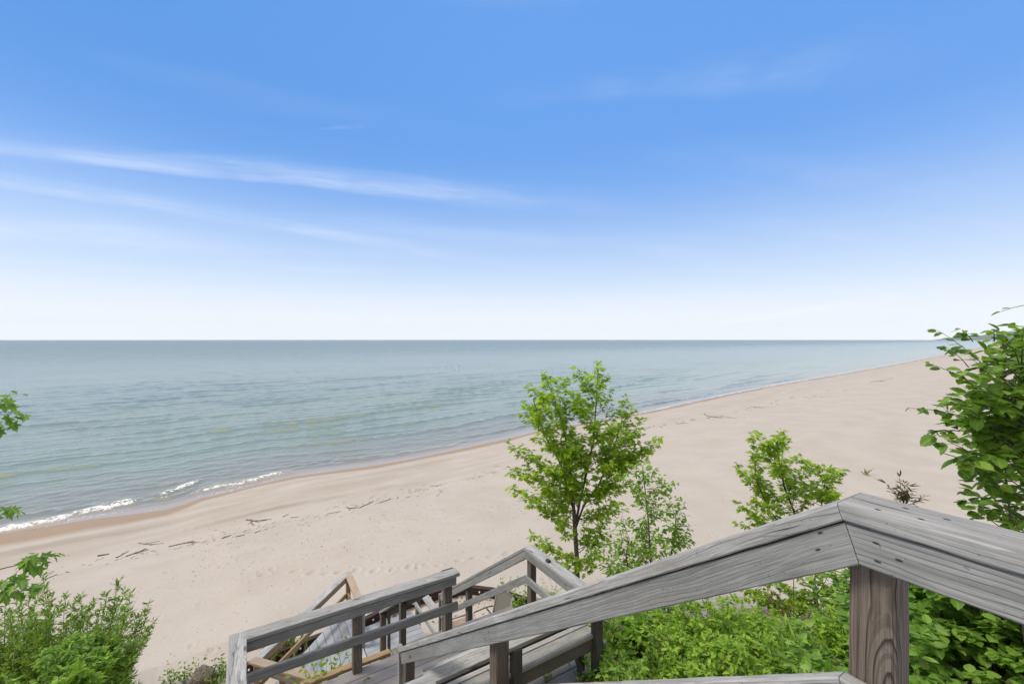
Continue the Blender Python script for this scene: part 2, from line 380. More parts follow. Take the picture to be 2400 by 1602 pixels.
# ------------------------------------------------------------------ boards
RNG = random.Random(5)
def board_mesh(L, wd, th, k0=0.0, k1=0.0, ky0=0.0, ky1=0.0, ch=0.004, seg=0.07, jit=0.0010):
    """board along local x, width wd on y, thickness th on z, chamfered and slightly worn; k = mitre shear per z (top as
    reference), ky = mitre shear per y (the +y edge as reference)"""
    c = min(ch, th * 0.3, wd * 0.3)
    hy, hz = wd / 2, th / 2
    prof = [(-hy + c, -hz), (hy - c, -hz), (hy, -hz + c), (hy, hz - c), (hy - c, hz), (-hy + c, hz), (-hy, hz - c), (-hy, -hz + c)]
    n = max(2, int(L / seg) + 1)
    bow_y = RNG.uniform(-1, 1) * min(0.004, L * 0.0012); bow_z = RNG.uniform(-1, 1) * min(0.002, L * 0.0006)
    V = []; Fc = []
    for i in range(n):
        f = i / (n - 1)
        for (y, z) in prof:
            a0 = -L / 2 + k0 * (hz - z) + ky0 * (hy - y); a1 = L / 2 - k1 * (hz - z) - ky1 * (hy - y)
            j = jit if 0 < i < n - 1 else 0
            V.append((a0 + (a1 - a0) * f, y + RNG.uniform(-j, j) + bow_y * math.sin(3.1416 * f), z + RNG.uniform(-j, j) + bow_z * math.sin(3.1416 * f)))
    for i in range(n - 1):
        for k in range(8):
            a = i * 8 + k; b = i * 8 + (k + 1) % 8
            Fc.append((a, b, b + 8, a + 8))
    Fc.append(tuple(range(7, -1, -1))); Fc.append(tuple((n - 1) * 8 + k for k in range(8)))
    me = bpy.data.meshes.new('board'); me.from_pydata(V, [], Fc); me.update()
    return me

def frame(p0, p1, up):
    x = (p1 - p0).normalized(); y = up.cross(x).normalized(); z = x.cross(y)
    M = Matrix(((x.x, y.x, z.x, 0), (x.y, y.y, z.y, 0), (x.z, y.z, z.z, 0), (0, 0, 0, 1)))
    M.translation = (p0 + p1) / 2
    return M

def board(name, p0, p1, wd, th, mat, parent, up=ZVEC, **kw):
    """a board from p0 to p1 (centre line), th measured along up, wd across"""
    me = board_mesh((p1 - p0).length, wd, th, **kw); me.name = name; me.materials.append(mat)
    return attach(bpy.data.objects.new(name, me), parent, frame(p0, p1, up))

def post(u0, v0, d_top, d_bot, mat, parent, name='post', s=0.089):
    """square post, its corner nearest u0, v0, standing between two drops"""
    a = W(u0 + s / 2, v0 + s / 2, d_bot); b = W(u0 + s / 2, v0 + s / 2, d_top)
    return board(name, a, b, s, s, mat, parent, up=UVEC, ch=0.006)

def nail(parent, p, nrm, along, s=0.0036):
    """dark nail head with the short weather streak round it, just proud of the board"""
    n = 10; V = []; Fc = []
    y = nrm.cross(along).normalized(); x = along.normalized()
    for i in range(n):
        a = 2 * math.pi * i / n
        V.append(x * (math.cos(a) * s * 1.9) + y * (math.sin(a) * s * 0.62) + nrm * 0.0012)
    V.append(nrm * 0.0018)
    for i in range(n): Fc.append((i, (i + 1) % n, n))
    me = bpy.data.meshes.new('nail'); me.from_pydata([tuple(q) for q in V], [], Fc); me.materials.append(M_NAIL)
    return attach(bpy.data.objects.new('nail', me), parent, Matrix.Translation(p))

def plank_sheet(name, u0, u1, v0, v1, drop, along, mat, parent, wdt=0.14, gap=0.006, th=0.026, poly=None):
    """decking: many planks in one mesh (a surface pattern), local x along the planks; poly clips it in (u, v)"""
    V = []; Fc = []; pvv = []
    rng = random.Random(hash(name) & 1023 if False else len(name) * 7 + int(abs(drop) * 10))
    if along == 'u': xa, ya, x0, x1, y0, y1 = UVEC, VVEC, u0, u1, v0, v1
    else: xa, ya, x0, x1, y0, y1 = VVEC, -UVEC, v0, v1, -u1, -u0
    y = y0
    while y < y1 - 0.02:
        ye = min(y + wdt, y1); segs = [(x0, x1)]
        a0 = x0; a1 = x1; b0 = x0; b1 = x1
        if poly is not None:
            r0 = poly(y); r1 = poly(ye)
            if r0 is None or r1 is None: y += wdt + gap; continue
            a0, a1 = r0; b0, b1 = r1
        n = 14; base = len(V); dz = rng.uniform(-0.0012, 0.0012); p = rng.random()
        for i in range(n):
            f = i / (n - 1)
            xa0 = a0 + (a1 - a0) * f; xb0 = b0 + (b1 - b0) * f
            c = 0.004
            for (xx, yy, zz) in ((xa0, y, -th), (xa0, y, -c), (xa0, y + c, 0), (xb0, ye - c, 0), (xb0, ye, -c), (xb0, ye, -th)):
                V.append((xx, yy, zz + dz)); pvv.append(p)
        for i in range(n - 1):
            for k in range(6):
                a = base + i * 6 + k; b = base + i * 6 + (k + 1) % 6
                Fc.append((a + 6, b + 6, b, a))
        Fc.append(tuple(base + k for k in range(6))); Fc.append(tuple(base + (n - 1) * 6 + k for k in range(5, -1, -1)))
        y += wdt + gap
    cx = (x0 + x1) / 2; cy = (y0 + y1) / 2
    V = [(a - cx, b - cy, c) for a, b, c in V]
    me = bpy.data.meshes.new(name); me.from_pydata(V, [], Fc)
    at = me.attributes.new('pv', 'FLOAT', 'POINT'); at.data.foreach_set('value', pvv)
    me.materials.append(mat)
    M = Matrix(((xa.x, ya.x, 0, 0), (xa.y, ya.y, 0, 0), (0, 0, 1, 0), (0, 0, 0, 1)))
    M.translation = xa * cx + ya * cy + Vector((0, 0, H - drop))
    return attach(bpy.data.objects.new(name, me), parent, M)

# ------------------------------------------------------------------ terrain and water (polar sheets round the viewpoint)
def polar(radii, az0, az1, ncol):
    az = np.radians(np.linspace(az0, az1, ncol))
    R, A = np.meshgrid(radii, az, indexing='ij')
    X = R * np.sin(A); Y = R * np.cos(A)
    n, m = R.shape
    i = np.arange(n - 1)[:, None] * m + np.arange(m - 1)[None, :]
    q = np.stack([i, i + 1, i + m + 1, i + m], -1).reshape(-1, 4)[:, ::-1]
    return X.ravel(), Y.ravel(), q

FOOT = []
def foot_prints():
    rng = random.Random(3)
    line = [(520, 1275), (560, 1308), (600, 1316), (640, 1330), (690, 1338), (735, 1340), (765, 1342), (800, 1339), (838, 1339), (878, 1336), (918, 1332), (958, 1328), (995, 1325), (1030, 1322), (1075, 1315), (1112, 1308), (1150, 1302), (1185, 1295), (1235, 1288), (1290, 1280), (1340, 1262),
            (505, 1262), (525, 1302), (575, 1335), (620, 1345), (460, 1255), (440, 1240)]
    for (a, b) in line:
        for q in range(1): FOOT.append((a + rng.uniform(-4, 4), b + rng.uniform(-3, 3), rng.uniform(0.7, 1.15)))
    for _ in range(520):
        b = rng.uniform(1050, 1560); a = rng.uniform(60, 2250)
        FOOT.append((a, b, rng.uniform(0.25, 0.62)))
    for _ in range(70):
        a = rng.uniform(330, 1300); b = 1345 - (a - 330) * 0.07 + rng.gauss(0, 26)
        FOOT.append((a, b, rng.uniform(0.3, 0.7)))
foot_prints()

def build_sand():
    radii = np.unique(np.concatenate([np.geomspace(0.6, 8.5, 110), np.arange(8.5, 26, 0.055), np.geomspace(26, 75, 190), np.geomspace(75, 700, 150), np.geomspace(700, 5000, 30)]))
    X, Y, q = polar(radii, -66, 66, 1150)
    Zg = ground(X, Y)
    pts = [(hit(a, b, 9.0), k) for a, b, k in FOOT]
    rng = random.Random(8)
    for p, k in pts:
        if p.y > 45: continue
        rx = 0.115 * k; ry = 0.17 * k; ang = rng.uniform(0, 3.14)
        m = np.flatnonzero((np.abs(X - p.x) < 0.6) & (np.abs(Y - p.y) < 0.6))
        if not len(m): continue
        dx = X[m] - p.x; dy = Y[m] - p.y
        a = dx * math.cos(ang) + dy * math.sin(ang); b = -dx * math.sin(ang) + dy * math.cos(ang)
        r2 = (a / ry) ** 2 + (b / rx) ** 2
        Zg[m] += -0.042 * k * np.exp(-r2 ** 1.5) + 0.022 * k * np.exp(-((np.sqrt(r2) - 1.5) ** 2) * 4)
    s, d = sd(X, Y); a = shore(s) - d
    # wet rim of the swash, wavering
    wet_w = 0.55 + 1.1 * vnoise(s * 0.22, s * 0 + 3, 21) + 3.0 * np.exp(-((s + 5) / 5.5) ** 2)
    wet = np.clip(1.15 - a / wet_w, 0, 1)
    # shallow damp runnels left on the berm
    damp = np.zeros_like(X)
    for (pa, pb, lu, lw, amt) in ((560, 1212, 2.6, 0.30, 0.6), (640, 1192, 2.2, 0.35, 0.9), (690, 1184, 1.2, 0.22, 0.7), (560, 1180, 3.0, 0.5, 0.35), (780, 1166, 1.0, 0.35, 0.6), (960, 1135, 1.6, 0.6, 0.35), (905, 1142, 1.0, 0.35, 0.5), (850, 1128, 4.0, 0.7, 0.4), (960, 1095, 4.0, 0.8, 0.35), (200, 1262, 5.0, 0.6, 0.7), (60, 1285, 5.0, 0.5, 0.7)):
        p = hit(pa, pb); s0, d0 = sd(p.x, p.y)
        ww = vnoise(s * 1.7, d * 3.0, 77) * 0.5
        damp = np.maximum(damp, amt * np.exp(-(((s - s0) / lu) ** 2) - (((d - d0) / lw + ww - 0.25) ** 2)))
    u = X * UX + Y * UY; v = -X * UY + Y * UX
    vs = v * 12.0 / np.interp(u, _FU, _FV)
    soil = np.clip((11.8 - vs) / 1.2, 0, 1) * np.clip(1 - np.clip((v - 5.5) / 1.5, 0, 1) * (np.abs(u - 1.2) < 4.2), 0, 1)
    me = mesh_np('beach', np.stack([X, Y, Zg], -1), [q], {'wet': wet, 'damp': damp, 'soil': soil, 'inland': np.clip(a, -5, 80)}, True)
    m, t, bs, out = new_mat('beach_sand')
    tc = t.node('ShaderNodeTexCoord').outputs['Object']
    n1 = t.noise(tc, 0.35, 4, 0.6); n2 = t.noise(tc, 9.0, 3, 0.7); n3 = t.noise(tc, 60.0, 2, 0.6)
    x, y, z = t.sep(tc)
    sx = t.math('ADD', t.math('MULTIPLY', x, 0.766), t.math('MULTIPLY', y, 0.643)); dd = t.math('SUBTRACT', t.math('MULTIPLY', y, 0.766), t.math('MULTIPLY', x, 0.643))
    band = t.noise(t.comb(t.math('MULTIPLY', sx, 0.10), t.math('MULTIPLY', dd, 0.75), 0), 1.0, 4, 0.6)
    c = t.mix(t.ramp(n1, 0.3, 0.7), (0.385, 0.34, 0.295), (0.415, 0.373, 0.332))
    near = t.ramp(t.attr('inland'), 3.0, 15.0, 1.0, 0.0)
    c = t.mix(t.math('MULTIPLY', near, t.ramp(band, 0.42, 0.64, 0.0, 0.55)), c, (0.33, 0.275, 0.225))
    c = t.mix(t.ramp(n2, 0.44, 0.28, 0, 0.45), c, (0.30, 0.255, 0.215))
    c = t.mix(t.ramp(n3, 0.60, 0.75, 0, 0.22), c, (0.24, 0.20, 0.165))
    c = t.mix(t.math('MULTIPLY', t.attr('damp'), 0.75), c, (0.235, 0.18, 0.135))
    wet = t.attr('wet')
    c = t.mix(t.ramp(wet, 0.05, 0.55), c, (0.285, 0.212, 0.152))
    lit = t.noise(tc, 12.0, 5, 0.75)
    soilc = t.mix(t.ramp(lit, 0.35, 0.65), (0.045, 0.04, 0.026), (0.16, 0.13, 0.095))
    c = t.mix(t.math('MULTIPLY', t.attr('soil'), t.ramp(n1, 0.2, 0.5, 0.7, 1.0)), c, soilc)
    t.l.new(c, bs.inputs['Base Color'])
    t.l.new(t.ramp(wet, 0.5, 1.0, 0.95, 0.6), bs.inputs['Roughness'])
    bs.inputs['Specular IOR Level'].default_value = 0.3
    hgt = t.math('ADD', t.math('MULTIPLY', n2, 0.6), t.math('MULTIPLY', n3, 0.12))
    bp = t.node('ShaderNodeBump'); bp.inputs['Distance'].default_value = 0.05
    t.l.new(hgt, bp.inputs['Height']); t.l.new(t.ramp(wet, 0.0, 0.4, 0.35, 0.02), bp.inputs['Strength'])
    t.l.new(bp.outputs[0], bs.inputs['Normal'])
    me.materials.append(m)
    o = bpy.data.objects.new('beach', me); col.objects.link(o)
    tag(o, 'pale dry sand beach running along the lake', None, None, 'structure')
build_sand()

FOAM = [((-9, 35.9), (-5.3, 36.3), (-2.5, 36.7), (-0.3, 37.1), 0.50, 0.72), ((0.0, 37.3), (1.0, 37.9), (2.0, 38.6), (3.1, 39.2), 0.40, 0.72),
        ((1.8, 36.3), (4.0, 36.5), (6.4, 36.9), (8.7, 37.25), 0.28, 0.66)]
def build_water():
    radii = np.unique(np.concatenate([np.geomspace(20, 48, 520), np.geomspace(48, 130, 380), np.geomspace(130, 700, 190), np.geomspace(700, 10500, 60)]))
    X, Y, q = polar(radii, -66, 66, 1250)
    s, d = sd(X, Y); a = d - shore(s); R = np.hypot(X, Y)
    rng = np.random.default_rng(4)
    Z = np.zeros_like(X)
    # shoaling swell: crests near parallel to the shore, broken into segments, peaky
    warp = (vnoise(s * 0.035, d * 0.05, 31) - 0.5) * 9 + (vnoise(s * 0.10, d * 0.1, 32) - 0.5) * 1.2
    prof = np.zeros_like(X)
    for lam, amp, sl_, sd_ in ((4.4, 0.125, -0.03, 41), (3.2, 0.075, 0.07, 42), (7.0, 0.075, -0.06, 43), (2.0, 0.022, 0.02, 45)):
        ph = (a + s * sl_ + warp * (0.5 if lam > 3 else 0.3)) / lam
        w = np.sin(2 * np.pi * ph - 0.55 * np.cos(2 * np.pi * ph)); w = np.exp(2.2 * (w - 1)) - 0.24
        mask = np.clip((vnoise(s * 0.06 + 9, d / lam * 0.9, sd_) - 0.46) * 3.0, 0, 1.0)
        att = np.clip(1.6 - R / (lam * 52), 0, 1)
        prof += amp * w * (0.08 + 1.25 * mask) * att
    fade = np.clip(a / 2.2, 0, 1) * np.interp(a, [0, 6, 30, 90], [0.9, 1.15, 0.85, 0.55])
    Z += prof * fade
    ride = 0.45 + 2.4 * np.clip(prof / 0.14, -0.1, 1.0)
    # wind chop
    for k in range(46):
        lam = 0.40 * (6.0 ** rng.random()); ang = rng.normal(0.10, 0.5)
        ks, kd = math.sin(ang), math.cos(ang)
        amp = 0.0046 * lam ** 0.8
        att = np.clip(1.7 - R / (lam * 60), 0, 1)
        Z += amp * np.sin(2 * np.pi * (s * ks + d * kd) / lam + rng.uniform(0, 6.28)) * att * ride * np.clip(a / 3.0, 0.05, 1)
    # the little breakers
    foam = np.zeros_like(X)
    fn = vnoise(s * 3.0, d * 5.0, 51) * 0.6 + vnoise(s * 8.0, d * 12.0, 52) * 0.4
    for p0, p1, p2, p3, wdt, amt in FOAM:
        ss = [p[0] for p in (p0, p1, p2, p3)]; dd = [p[1] for p in (p0, p1, p2, p3)]
        dc = np.interp(s, ss, dd) + (vnoise(s * 1.5, s * 0 + 7, 61) - 0.5) * 0.5
        inn = np.clip((s - ss[0]) / 0.8, 0, 1) * np.clip((ss[3] - s) / 0.6, 0, 1)
        t = d - dc
        Z += 0.13 * np.exp(-((t - 0.15) / 0.55) ** 2) * inn
        body = np.exp(-(t / wdt) ** 4); trail = np.exp(-((t + 1.0) / 0.8) ** 2) * 0.50
        foam = np.maximum(foam, amt * inn * np.maximum(body * (0.30 + 0.95 * fn), trail * (0.2 + 1.15 * fn)))
        Z += inn * body * (fn - 0.4) * 0.16
    # thin lacy lip at the water's edge
    edge = np.exp(-((a - 0.18 - 0.35 * vnoise(s * 0.6, s * 0, 71)) / (0.13 + 0.0016 * R)) ** 2)
    foam = np.maximum(foam, edge * np.interp(s, [-10, 8, 20, 40, 60, 300], [0.5, 0.35, 0.25, 0.40, 0.55, 0.6]) * (0.35 + 0.9 * vnoise(s * 0.8, s * 0 + 2, 72)))
    e2 = np.exp(-((a - 1.6 - 1.4 * vnoise(s * 0.07, s * 0, 73)) / (0.25 + 0.002 * R)) ** 2) * np.clip((vnoise(s * 0.10, s * 0 + 5, 74) - 0.45) * 4, 0, 1)
    foam = np.maximum(foam, e2 * np.interp(s, [-10, 25, 45, 300], [0, 0.0, 0.5, 0.6]) * (0.5 + 0.5 * fn))
    Z = Z + 0.012
    Z = np.where(a < -0.2, Z - 0.5, Z)
    keep = (a > -1.2)
    qq = q[keep[q].all(1)]
    me = mesh_np('lake_water', np.stack([X, Y, Z], -1), [qq], {'off': np.clip(a, -2, 4000), 'foam': foam}, True)
    m, t, bs, out = new_mat('lake_water')
    tc = t.node('ShaderNodeTexCoord').outputs['Object']
    x, y, z = t.sep(tc)
    sx = t.math('ADD', t.math('MULTIPLY', x, 0.766), t.math('MULTIPLY', y, 0.643)); dd = t.math('SUBTRACT', t.math('MULTIPLY', y, 0.766), t.math('MULTIPLY', x, 0.643))
    off = t.attr('off')
    c = t.mix(t.ramp(off, 0.0, 2.5), (0.36, 0.29, 0.22), (0.20, 0.19, 0.125))
    c = t.mix(t.ramp(off, 2.0, 16.0), c, (0.185, 0.225, 0.145))
    c = t.mix(t.ramp(off, 10.0, 75.0), c, (0.155, 0.20, 0.15))
    c = t.mix(t.ramp(off, 60.0, 900.0), c, (0.10, 0.145, 0.118))
    big = t.noise(t.comb(t.math('MULTIPLY', sx, 0.006), t.math('MULTIPLY', dd, 0.03), 0), 1.0, 4, 0.6)
    c = t.mix(t.ramp(big, 0.40, 0.7, 0.0, 0.2), c, (0.085, 0.135, 0.125))
    fm = t.attr('foam')
    lace = t.noise(tc, 5.0, 5, 0.78)
    fmask = t.ramp(t.math('ADD', fm, t.math('MULTIPLY', t.math('SUBTRACT', lace, 0.5), 2.0)), 0.38, 0.68)
    fmask = t.math('MULTIPLY', fmask, t.ramp(fm, 0.05, 0.2))
    c = t.mix(fmask, c, (0.70, 0.71, 0.70))
    t.l.new(c, bs.inputs['Base Color'])
    t.l.new(t.math('ADD', t.ramp(off, 0, 400, 0.17, 0.28), t.math('MULTIPLY', fmask, 0.6)), bs.inputs['Roughness'])
    bs.inputs['IOR'].default_value = 1.85
    # ripples below the mesh's resolution
    def rip(sc_s, sc_d, det): return t.noise(t.comb(t.math('MULTIPLY', sx, sc_s), t.math('MULTIPLY', dd, sc_d), 0), 1.0, det, 0.62, 0.4)
    h1 = rip(1.6, 3.4, 3); h2 = rip(0.38, 0.75, 4); h3 = rip(0.11, 0.26, 4)
    b1 = t.node('ShaderNodeBump'); b1.inputs['Distance'].default_value = 0.10
    t.l.new(h1, b1.inputs['Height']); t.l.new(t.ramp(off, 0.3, 4.0, 0.02, 0.32), b1.inputs['Strength'])
    b2 = t.node('ShaderNodeBump'); b2.inputs['Distance'].default_value = 0.55
    t.l.new(h2, b2.inputs['Height']); t.l.new(t.ramp(off, 4, 45, 0.0, 0.42), b2.inputs['Strength']); t.l.new(b1.outputs[0], b2.inputs['Normal'])
    b3 = t.node('ShaderNodeBump'); b3.inputs['Distance'].default_value = 3.0
    t.l.new(h3, b3.inputs['Height']); t.l.new(t.ramp(off, 70, 350, 0.0, 0.5), b3.inputs['Strength']); t.l.new(b2.outputs[0], b3.inputs['Normal'])
    t.l.new(b3.outputs[0], bs.inputs['Normal'])
    me.materials.append(m)
    o = bpy.data.objects.new('lake_water', me); col.objects.link(o)
    tag(o, 'blue green lake with low waves reaching the horizon', None, None, 'structure')
    # lake bed so that nothing is hollow beyond the sheet
build_water()

def build_headland():
    """wooded headland far along the shore"""
    n = 260; rows = 22
    V = []
    px = np.linspace(2185, 3300, n)
    top = np.interp(px, [2185, 2230, 2270, 2300, 2340, 2400, 2500, 2700, 3300], [0, 3.5, 8.5, 9, 14, 22, 30, 40, 46])
    rng = np.random.default_rng(2)
    top = top * (1 + 0.10 * vnoise(px * 0.06, px * 0, 4)) + vnoise(px * 0.25, px * 0, 5) * 1.4 * np.clip(top / 6, 0, 1)
    for j in range(rows):
        f = j / (rows - 1)
        for i in range(n):
            Z = np.interp(px[i], [2185, 2400, 3300], [8200, 6500, 4200]) * (1 + 0.10 * f)
            hh = top[i] / F * Z * 1.0 * math.sin(f * math.pi / 2) ** 0.7 + H * 0
            bump = (vnoise(np.array(px[i] * 0.5), np.array(j * 1.3), 6) - 0.5) * 5 * min(1, top[i] / 8) * math.sin(f * math.pi)
            V.append(((px[i] - 1200) / F * Z, Z, -1.5 + max(0, float(hh + H * np.clip(top[i] / 3, 0, 1) * f + bump))))
    i = np.arange(rows - 1)[:, None] * n + np.arange(n - 1)[None, :]
    q = np.stack([i, i + 1, i + n + 1, i + n], -1).reshape(-1, 4)
    me = mesh_np('headland', np.array(V), [q], None, True)
    m, t, bs, out = new_mat('distant_woods')
    tc = t.node('ShaderNodeTexCoord').outputs['Object']
    nn = t.noise(tc, 0.02, 5, 0.7)
    t.l.new(t.mix(t.ramp(nn, 0.35, 0.65), (0.02, 0.05, 0.018), (0.06, 0.11, 0.035)), bs.inputs['Base Color'])
    bs.inputs['Roughness'].default_value = 0.95
    t.l.new(t.bump(nn, 1.0, 8.0), bs.inputs['Normal'])
    me.materials.append(m)
    o = bpy.data.objects.new('headland_hills', me); col.objects.link(o)
    tag(o, 'far wooded headland fading to blue at the end of the shore', None, None, 'structure')
build_headland()

def build_haze():
    me = bpy.data.meshes.new('haze'); a, b, z0, z1 = 11000.0, 11000.0, -45.0, 330.0
    V = [(x, y, z) for x in (-a, a) for y in (-b, b) for z in (z0, z1)]
    me.from_pydata(V, [], [(0, 1, 3, 2), (4, 6, 7, 5), (0, 4, 5, 1), (2, 3, 7, 6), (0, 2, 6, 4), (1, 5, 7, 3)])
    m = bpy.data.materials.new('haze'); m.use_nodes = True; m.node_tree.nodes.clear()
    out = m.node_tree.nodes.new('ShaderNodeOutputMaterial'); vol = m.node_tree.nodes.new('ShaderNodeVolumePrincipled')
    vol.inputs['Color'].default_value = (0.90, 0.95, 1.0, 1); vol.inputs['Density'].default_value = 0.000028
    m.node_tree.links.new(vol.outputs[0], out.inputs['Volume'])
    me.materials.append(m); o = bpy.data.objects.new('haze', me); col.objects.link(o)
    tag(o, 'thin blue haze over the lake and the far shore', 'haze', None, 'stuff')
build_haze()

# ------------------------------------------------------------------ near railing of the upper stairs
CS = math.cos(math.atan(SLOPE)); SS = math.sin(math.atan(SLOPE))
DOWN = (VVEC * CS - ZVEC * SS); NUP = (VVEC * SS + ZVEC * CS)
HALF = math.tan(math.atan(SLOPE) / 2)
def sloped(u, v, drop):               # point on a line that falls with the stairs
    return W(u, v, drop)

def stair_rail(root, uc, uf, v0, d0, v1, mats, face_side, mid_drop=0.40, level_to=None, mid=True):
    """level cap that breaks over into a falling one, with its face board and mid rail; top edge of the break at (v0, d0)"""
    mc, mf, mm = mats
    t = 0.038; hb = 0.089; gap = 0.0042
    def seg(v): return d0 + (v - v0) * SLOPE
    parts = {}
    # falling cap
    a = W(uc, v0, d0) - NUP * (t / 2); b = W(uc, v1, seg(v1)) - NUP * (t / 2)
    parts['cap'] = board('cap_rail', a, b, 0.14, t, mc, root, up=NUP, k0=HALF)
    a = W(uf, v0, d0) - NUP * (t + gap + hb / 2) + DOWN * ((t + gap) * HALF); b = W(uf, v1, seg(v1)) - NUP * (t + gap + hb / 2)
    parts['face'] = board('face_board', a, b, 0.038, hb, mf, root, up=NUP, k0=HALF)
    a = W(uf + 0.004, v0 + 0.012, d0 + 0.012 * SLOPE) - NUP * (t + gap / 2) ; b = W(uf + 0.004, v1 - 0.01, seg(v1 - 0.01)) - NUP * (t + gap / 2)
    board('gap_shade_strip', a, b, 0.024, gap + 0.001, M_DARK, root, up=NUP)  # dark strip added for the shade in the gap under the cap
    if level_to is not None: board('gap_shade_strip', W(uf + 0.004, level_to, d0 + t + gap / 2), W(uf + 0.004, v0 - 0.02, d0 + t + gap / 2), 0.024, gap + 0.001, M_DARK, root)
    if mid:
        a = W(uf, v0, d0 + mid_drop) - NUP * (hb / 2); b = W(uf, v1, seg(v1) + mid_drop) - NUP * (hb / 2)
        parts['mid'] = board('mid_rail', a, b, 0.038, hb, mm, root, up=NUP, k0=HALF)
    if level_to is not None:
        a = W(uc, level_to, d0 + t / 2); b = W(uc, v0 - 0.0015, d0 + t / 2)
        parts['lcap'] = board('cap_rail', a, b, 0.14, t, mc, root, k1=HALF)
        dd = d0 + t + gap + hb / 2
        a = W(uf, level_to, dd); b = W(uf, v0 - 0.002 - (t + gap) * HALF, dd)
        parts['lface'] = board('face_board', a, b, 0.038, hb, mf, root, k1=HALF)
        if mid:
            a = W(uf, level_to, d0 + mid_drop + hb / 2); b = W(uf, v0 - 0.002, d0 + mid_drop + hb / 2)
            parts['lmid'] = board('mid_rail', a, b, 0.038, hb, mm, root, k1=HALF)
    return parts

D1 = 3.42; D2 = 5.85
r1 = thing('stair_railing', W(1.26, 0.4, 1.4), 'large close grey railing whose cap peaks at a brown post', 'railing')
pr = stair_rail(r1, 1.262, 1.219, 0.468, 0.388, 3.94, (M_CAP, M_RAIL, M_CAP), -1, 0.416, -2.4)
post(1.240, 0.372, 0.40, 1.9, M_POST, r1)
post(1.240, 2.19, 1.70, 4.2, M_POST, r1)
post(1.240, 3.88, 2.90, D1, M_OLDPOST, r1)
post(1.240, -1.55, 0.43, 1.9, M_POST, r1)
board('end_trim', W(1.222, 3.985, D1), W(1.222, 3.985, 2.86), 0.045, 0.036, M_RAIL, r1, up=UVEC)
# nail heads
def nails_on(part, pts, nrm, along):
    for p in pts: nail(part, p, nrm, along)
NU = -UVEC
nails_on(pr['lcap'], [W(1.225, 0.40, 0.388), W(1.29, 0.37, 0.388), W(1.285, 0.30, 0.388), W(1.24, 0.33, 0.388)], ZVEC, VVEC)
nails_on(pr['lface'], [W(1.2, 0.395, 0.455), W(1.2, 0.392, 0.495), W(1.2, 0.355, 0.476)], NU, VVEC)
nails_on(pr['face'], [W(1.2, 0.505, 0.388 + 0.037 * SLOPE + 0.06), W(1.2, 0.51, 0.388 + 0.042 * SLOPE + 0.10), W(1.2, 2.21, 0.388 + 1.742 * SLOPE + 0.08), W(1.2, 2.26, 0.388 + 1.79 * SLOPE + 0.115), W(1.2, 3.9, 0.388 + 3.43 * SLOPE + 0.09)], NU, DOWN)
nails_on(pr['mid'], [W(1.215, 0.53, 0.79 + 0.062 * SLOPE)], NUP, DOWN)
nails_on(pr['cap'], [W(1.23, 1.4, 0.388 + 0.932 * SLOPE), W(1.28, 2.25, 0.388 + 1.782 * SLOPE), W(1.30, 0.6, 0.388 + 0.132 * SLOPE)], NUP, DOWN)

# railing of the landing, only the end of its cap reaches into view
r0 = thing('landing_railing', W(-0.6, 0.42, 1.4), 'blurred rounded end of a grey rail cap at the bottom edge, nearest to the viewer', 'railing')
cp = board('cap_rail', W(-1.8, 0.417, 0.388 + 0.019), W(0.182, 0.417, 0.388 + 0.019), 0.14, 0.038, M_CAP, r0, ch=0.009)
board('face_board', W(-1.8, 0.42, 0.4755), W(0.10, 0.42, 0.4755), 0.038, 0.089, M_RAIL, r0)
post(0.05, 0.31, 0.43, 1.9, M_POST, r0); post(-1.6, 0.31, 0.43, 1.9, M_POST, r0)

# upper landing and stairs (all below the frame, they carry the railings)
lan = thing('landing', W(0, -0.5, 1.45), 'grey board landing at the head of the stairs', 'landing')
plank_sheet('decking', -1.8, 1.33, -2.5, 0.46, 1.42, 'u', M_DECK, lan)
board('rim_joist', W(-1.8, 0.44, 1.56), W(1.33, 0.44, 1.56), 0.038, 0.22, M_OLDPOST, lan)
st = thing('stairs', W(0.7, 2.0, 2.6), 'upper flight of grey stairs between the landing and the bench deck', 'stairs')
for k in range(10):
    dd = 1.42 + 0.182 * (k + 1); vv = 0.60 + 0.257 * k
    board('tread', W(0.2, vv, dd + 0.019), W(1.2, vv, dd + 0.019), 0.26, 0.036, M_RAIL, st)
for uu in (0.18, 1.215):
    board('stringer', W(uu, 0.5, 1.72), W(uu, 3.1, 1.72 + 2.6 * SLOPE), 0.038, 0.24, M_OLDPOST, st, up=NUP)

# ------------------------------------------------------------------ bench deck, its railings and the bench
dk = thing('deck', W(1.5, 3.6, D1), 'middle deck of weathered grey brown boards under the bench', 'deck')
plank_sheet('decking', -0.02, 3.03, 2.62, 4.66, D1, 'u', M_DECK, dk)
board('rim_joist', W(-0.02, 4.66, D1 + 0.13), W(3.03, 4.66, D1 + 0.13), 0.038, 0.19, M_OLDPOST, dk)
board('rim_joist', W(3.03, 2.62, D1 + 0.13), W(3.03, 4.66, D1 + 0.13), 0.038, 0.19, M_OLDPOST, dk)
for (uu, vv) in ((0.1, 4.5), (2.9, 4.5), (0.1, 2.8), (2.9, 2.75), (1.5, 4.5)):
    post(uu, vv, D1 + 0.04, D1 + 1.3, M_OLDPOST, dk, 'support_post')

TR = 2.685
ra = thing('deck_railing', W(1.0, 4.6, D1), 'grey railing along the front of the middle deck, seen against the sand', 'railing')
board('cap_rail', W(-0.14, 4.61, TR + 0.019), W(2.09, 4.61, TR + 0.019), 0.14, 0.038, M_CAP, ra, ky0=1.0)
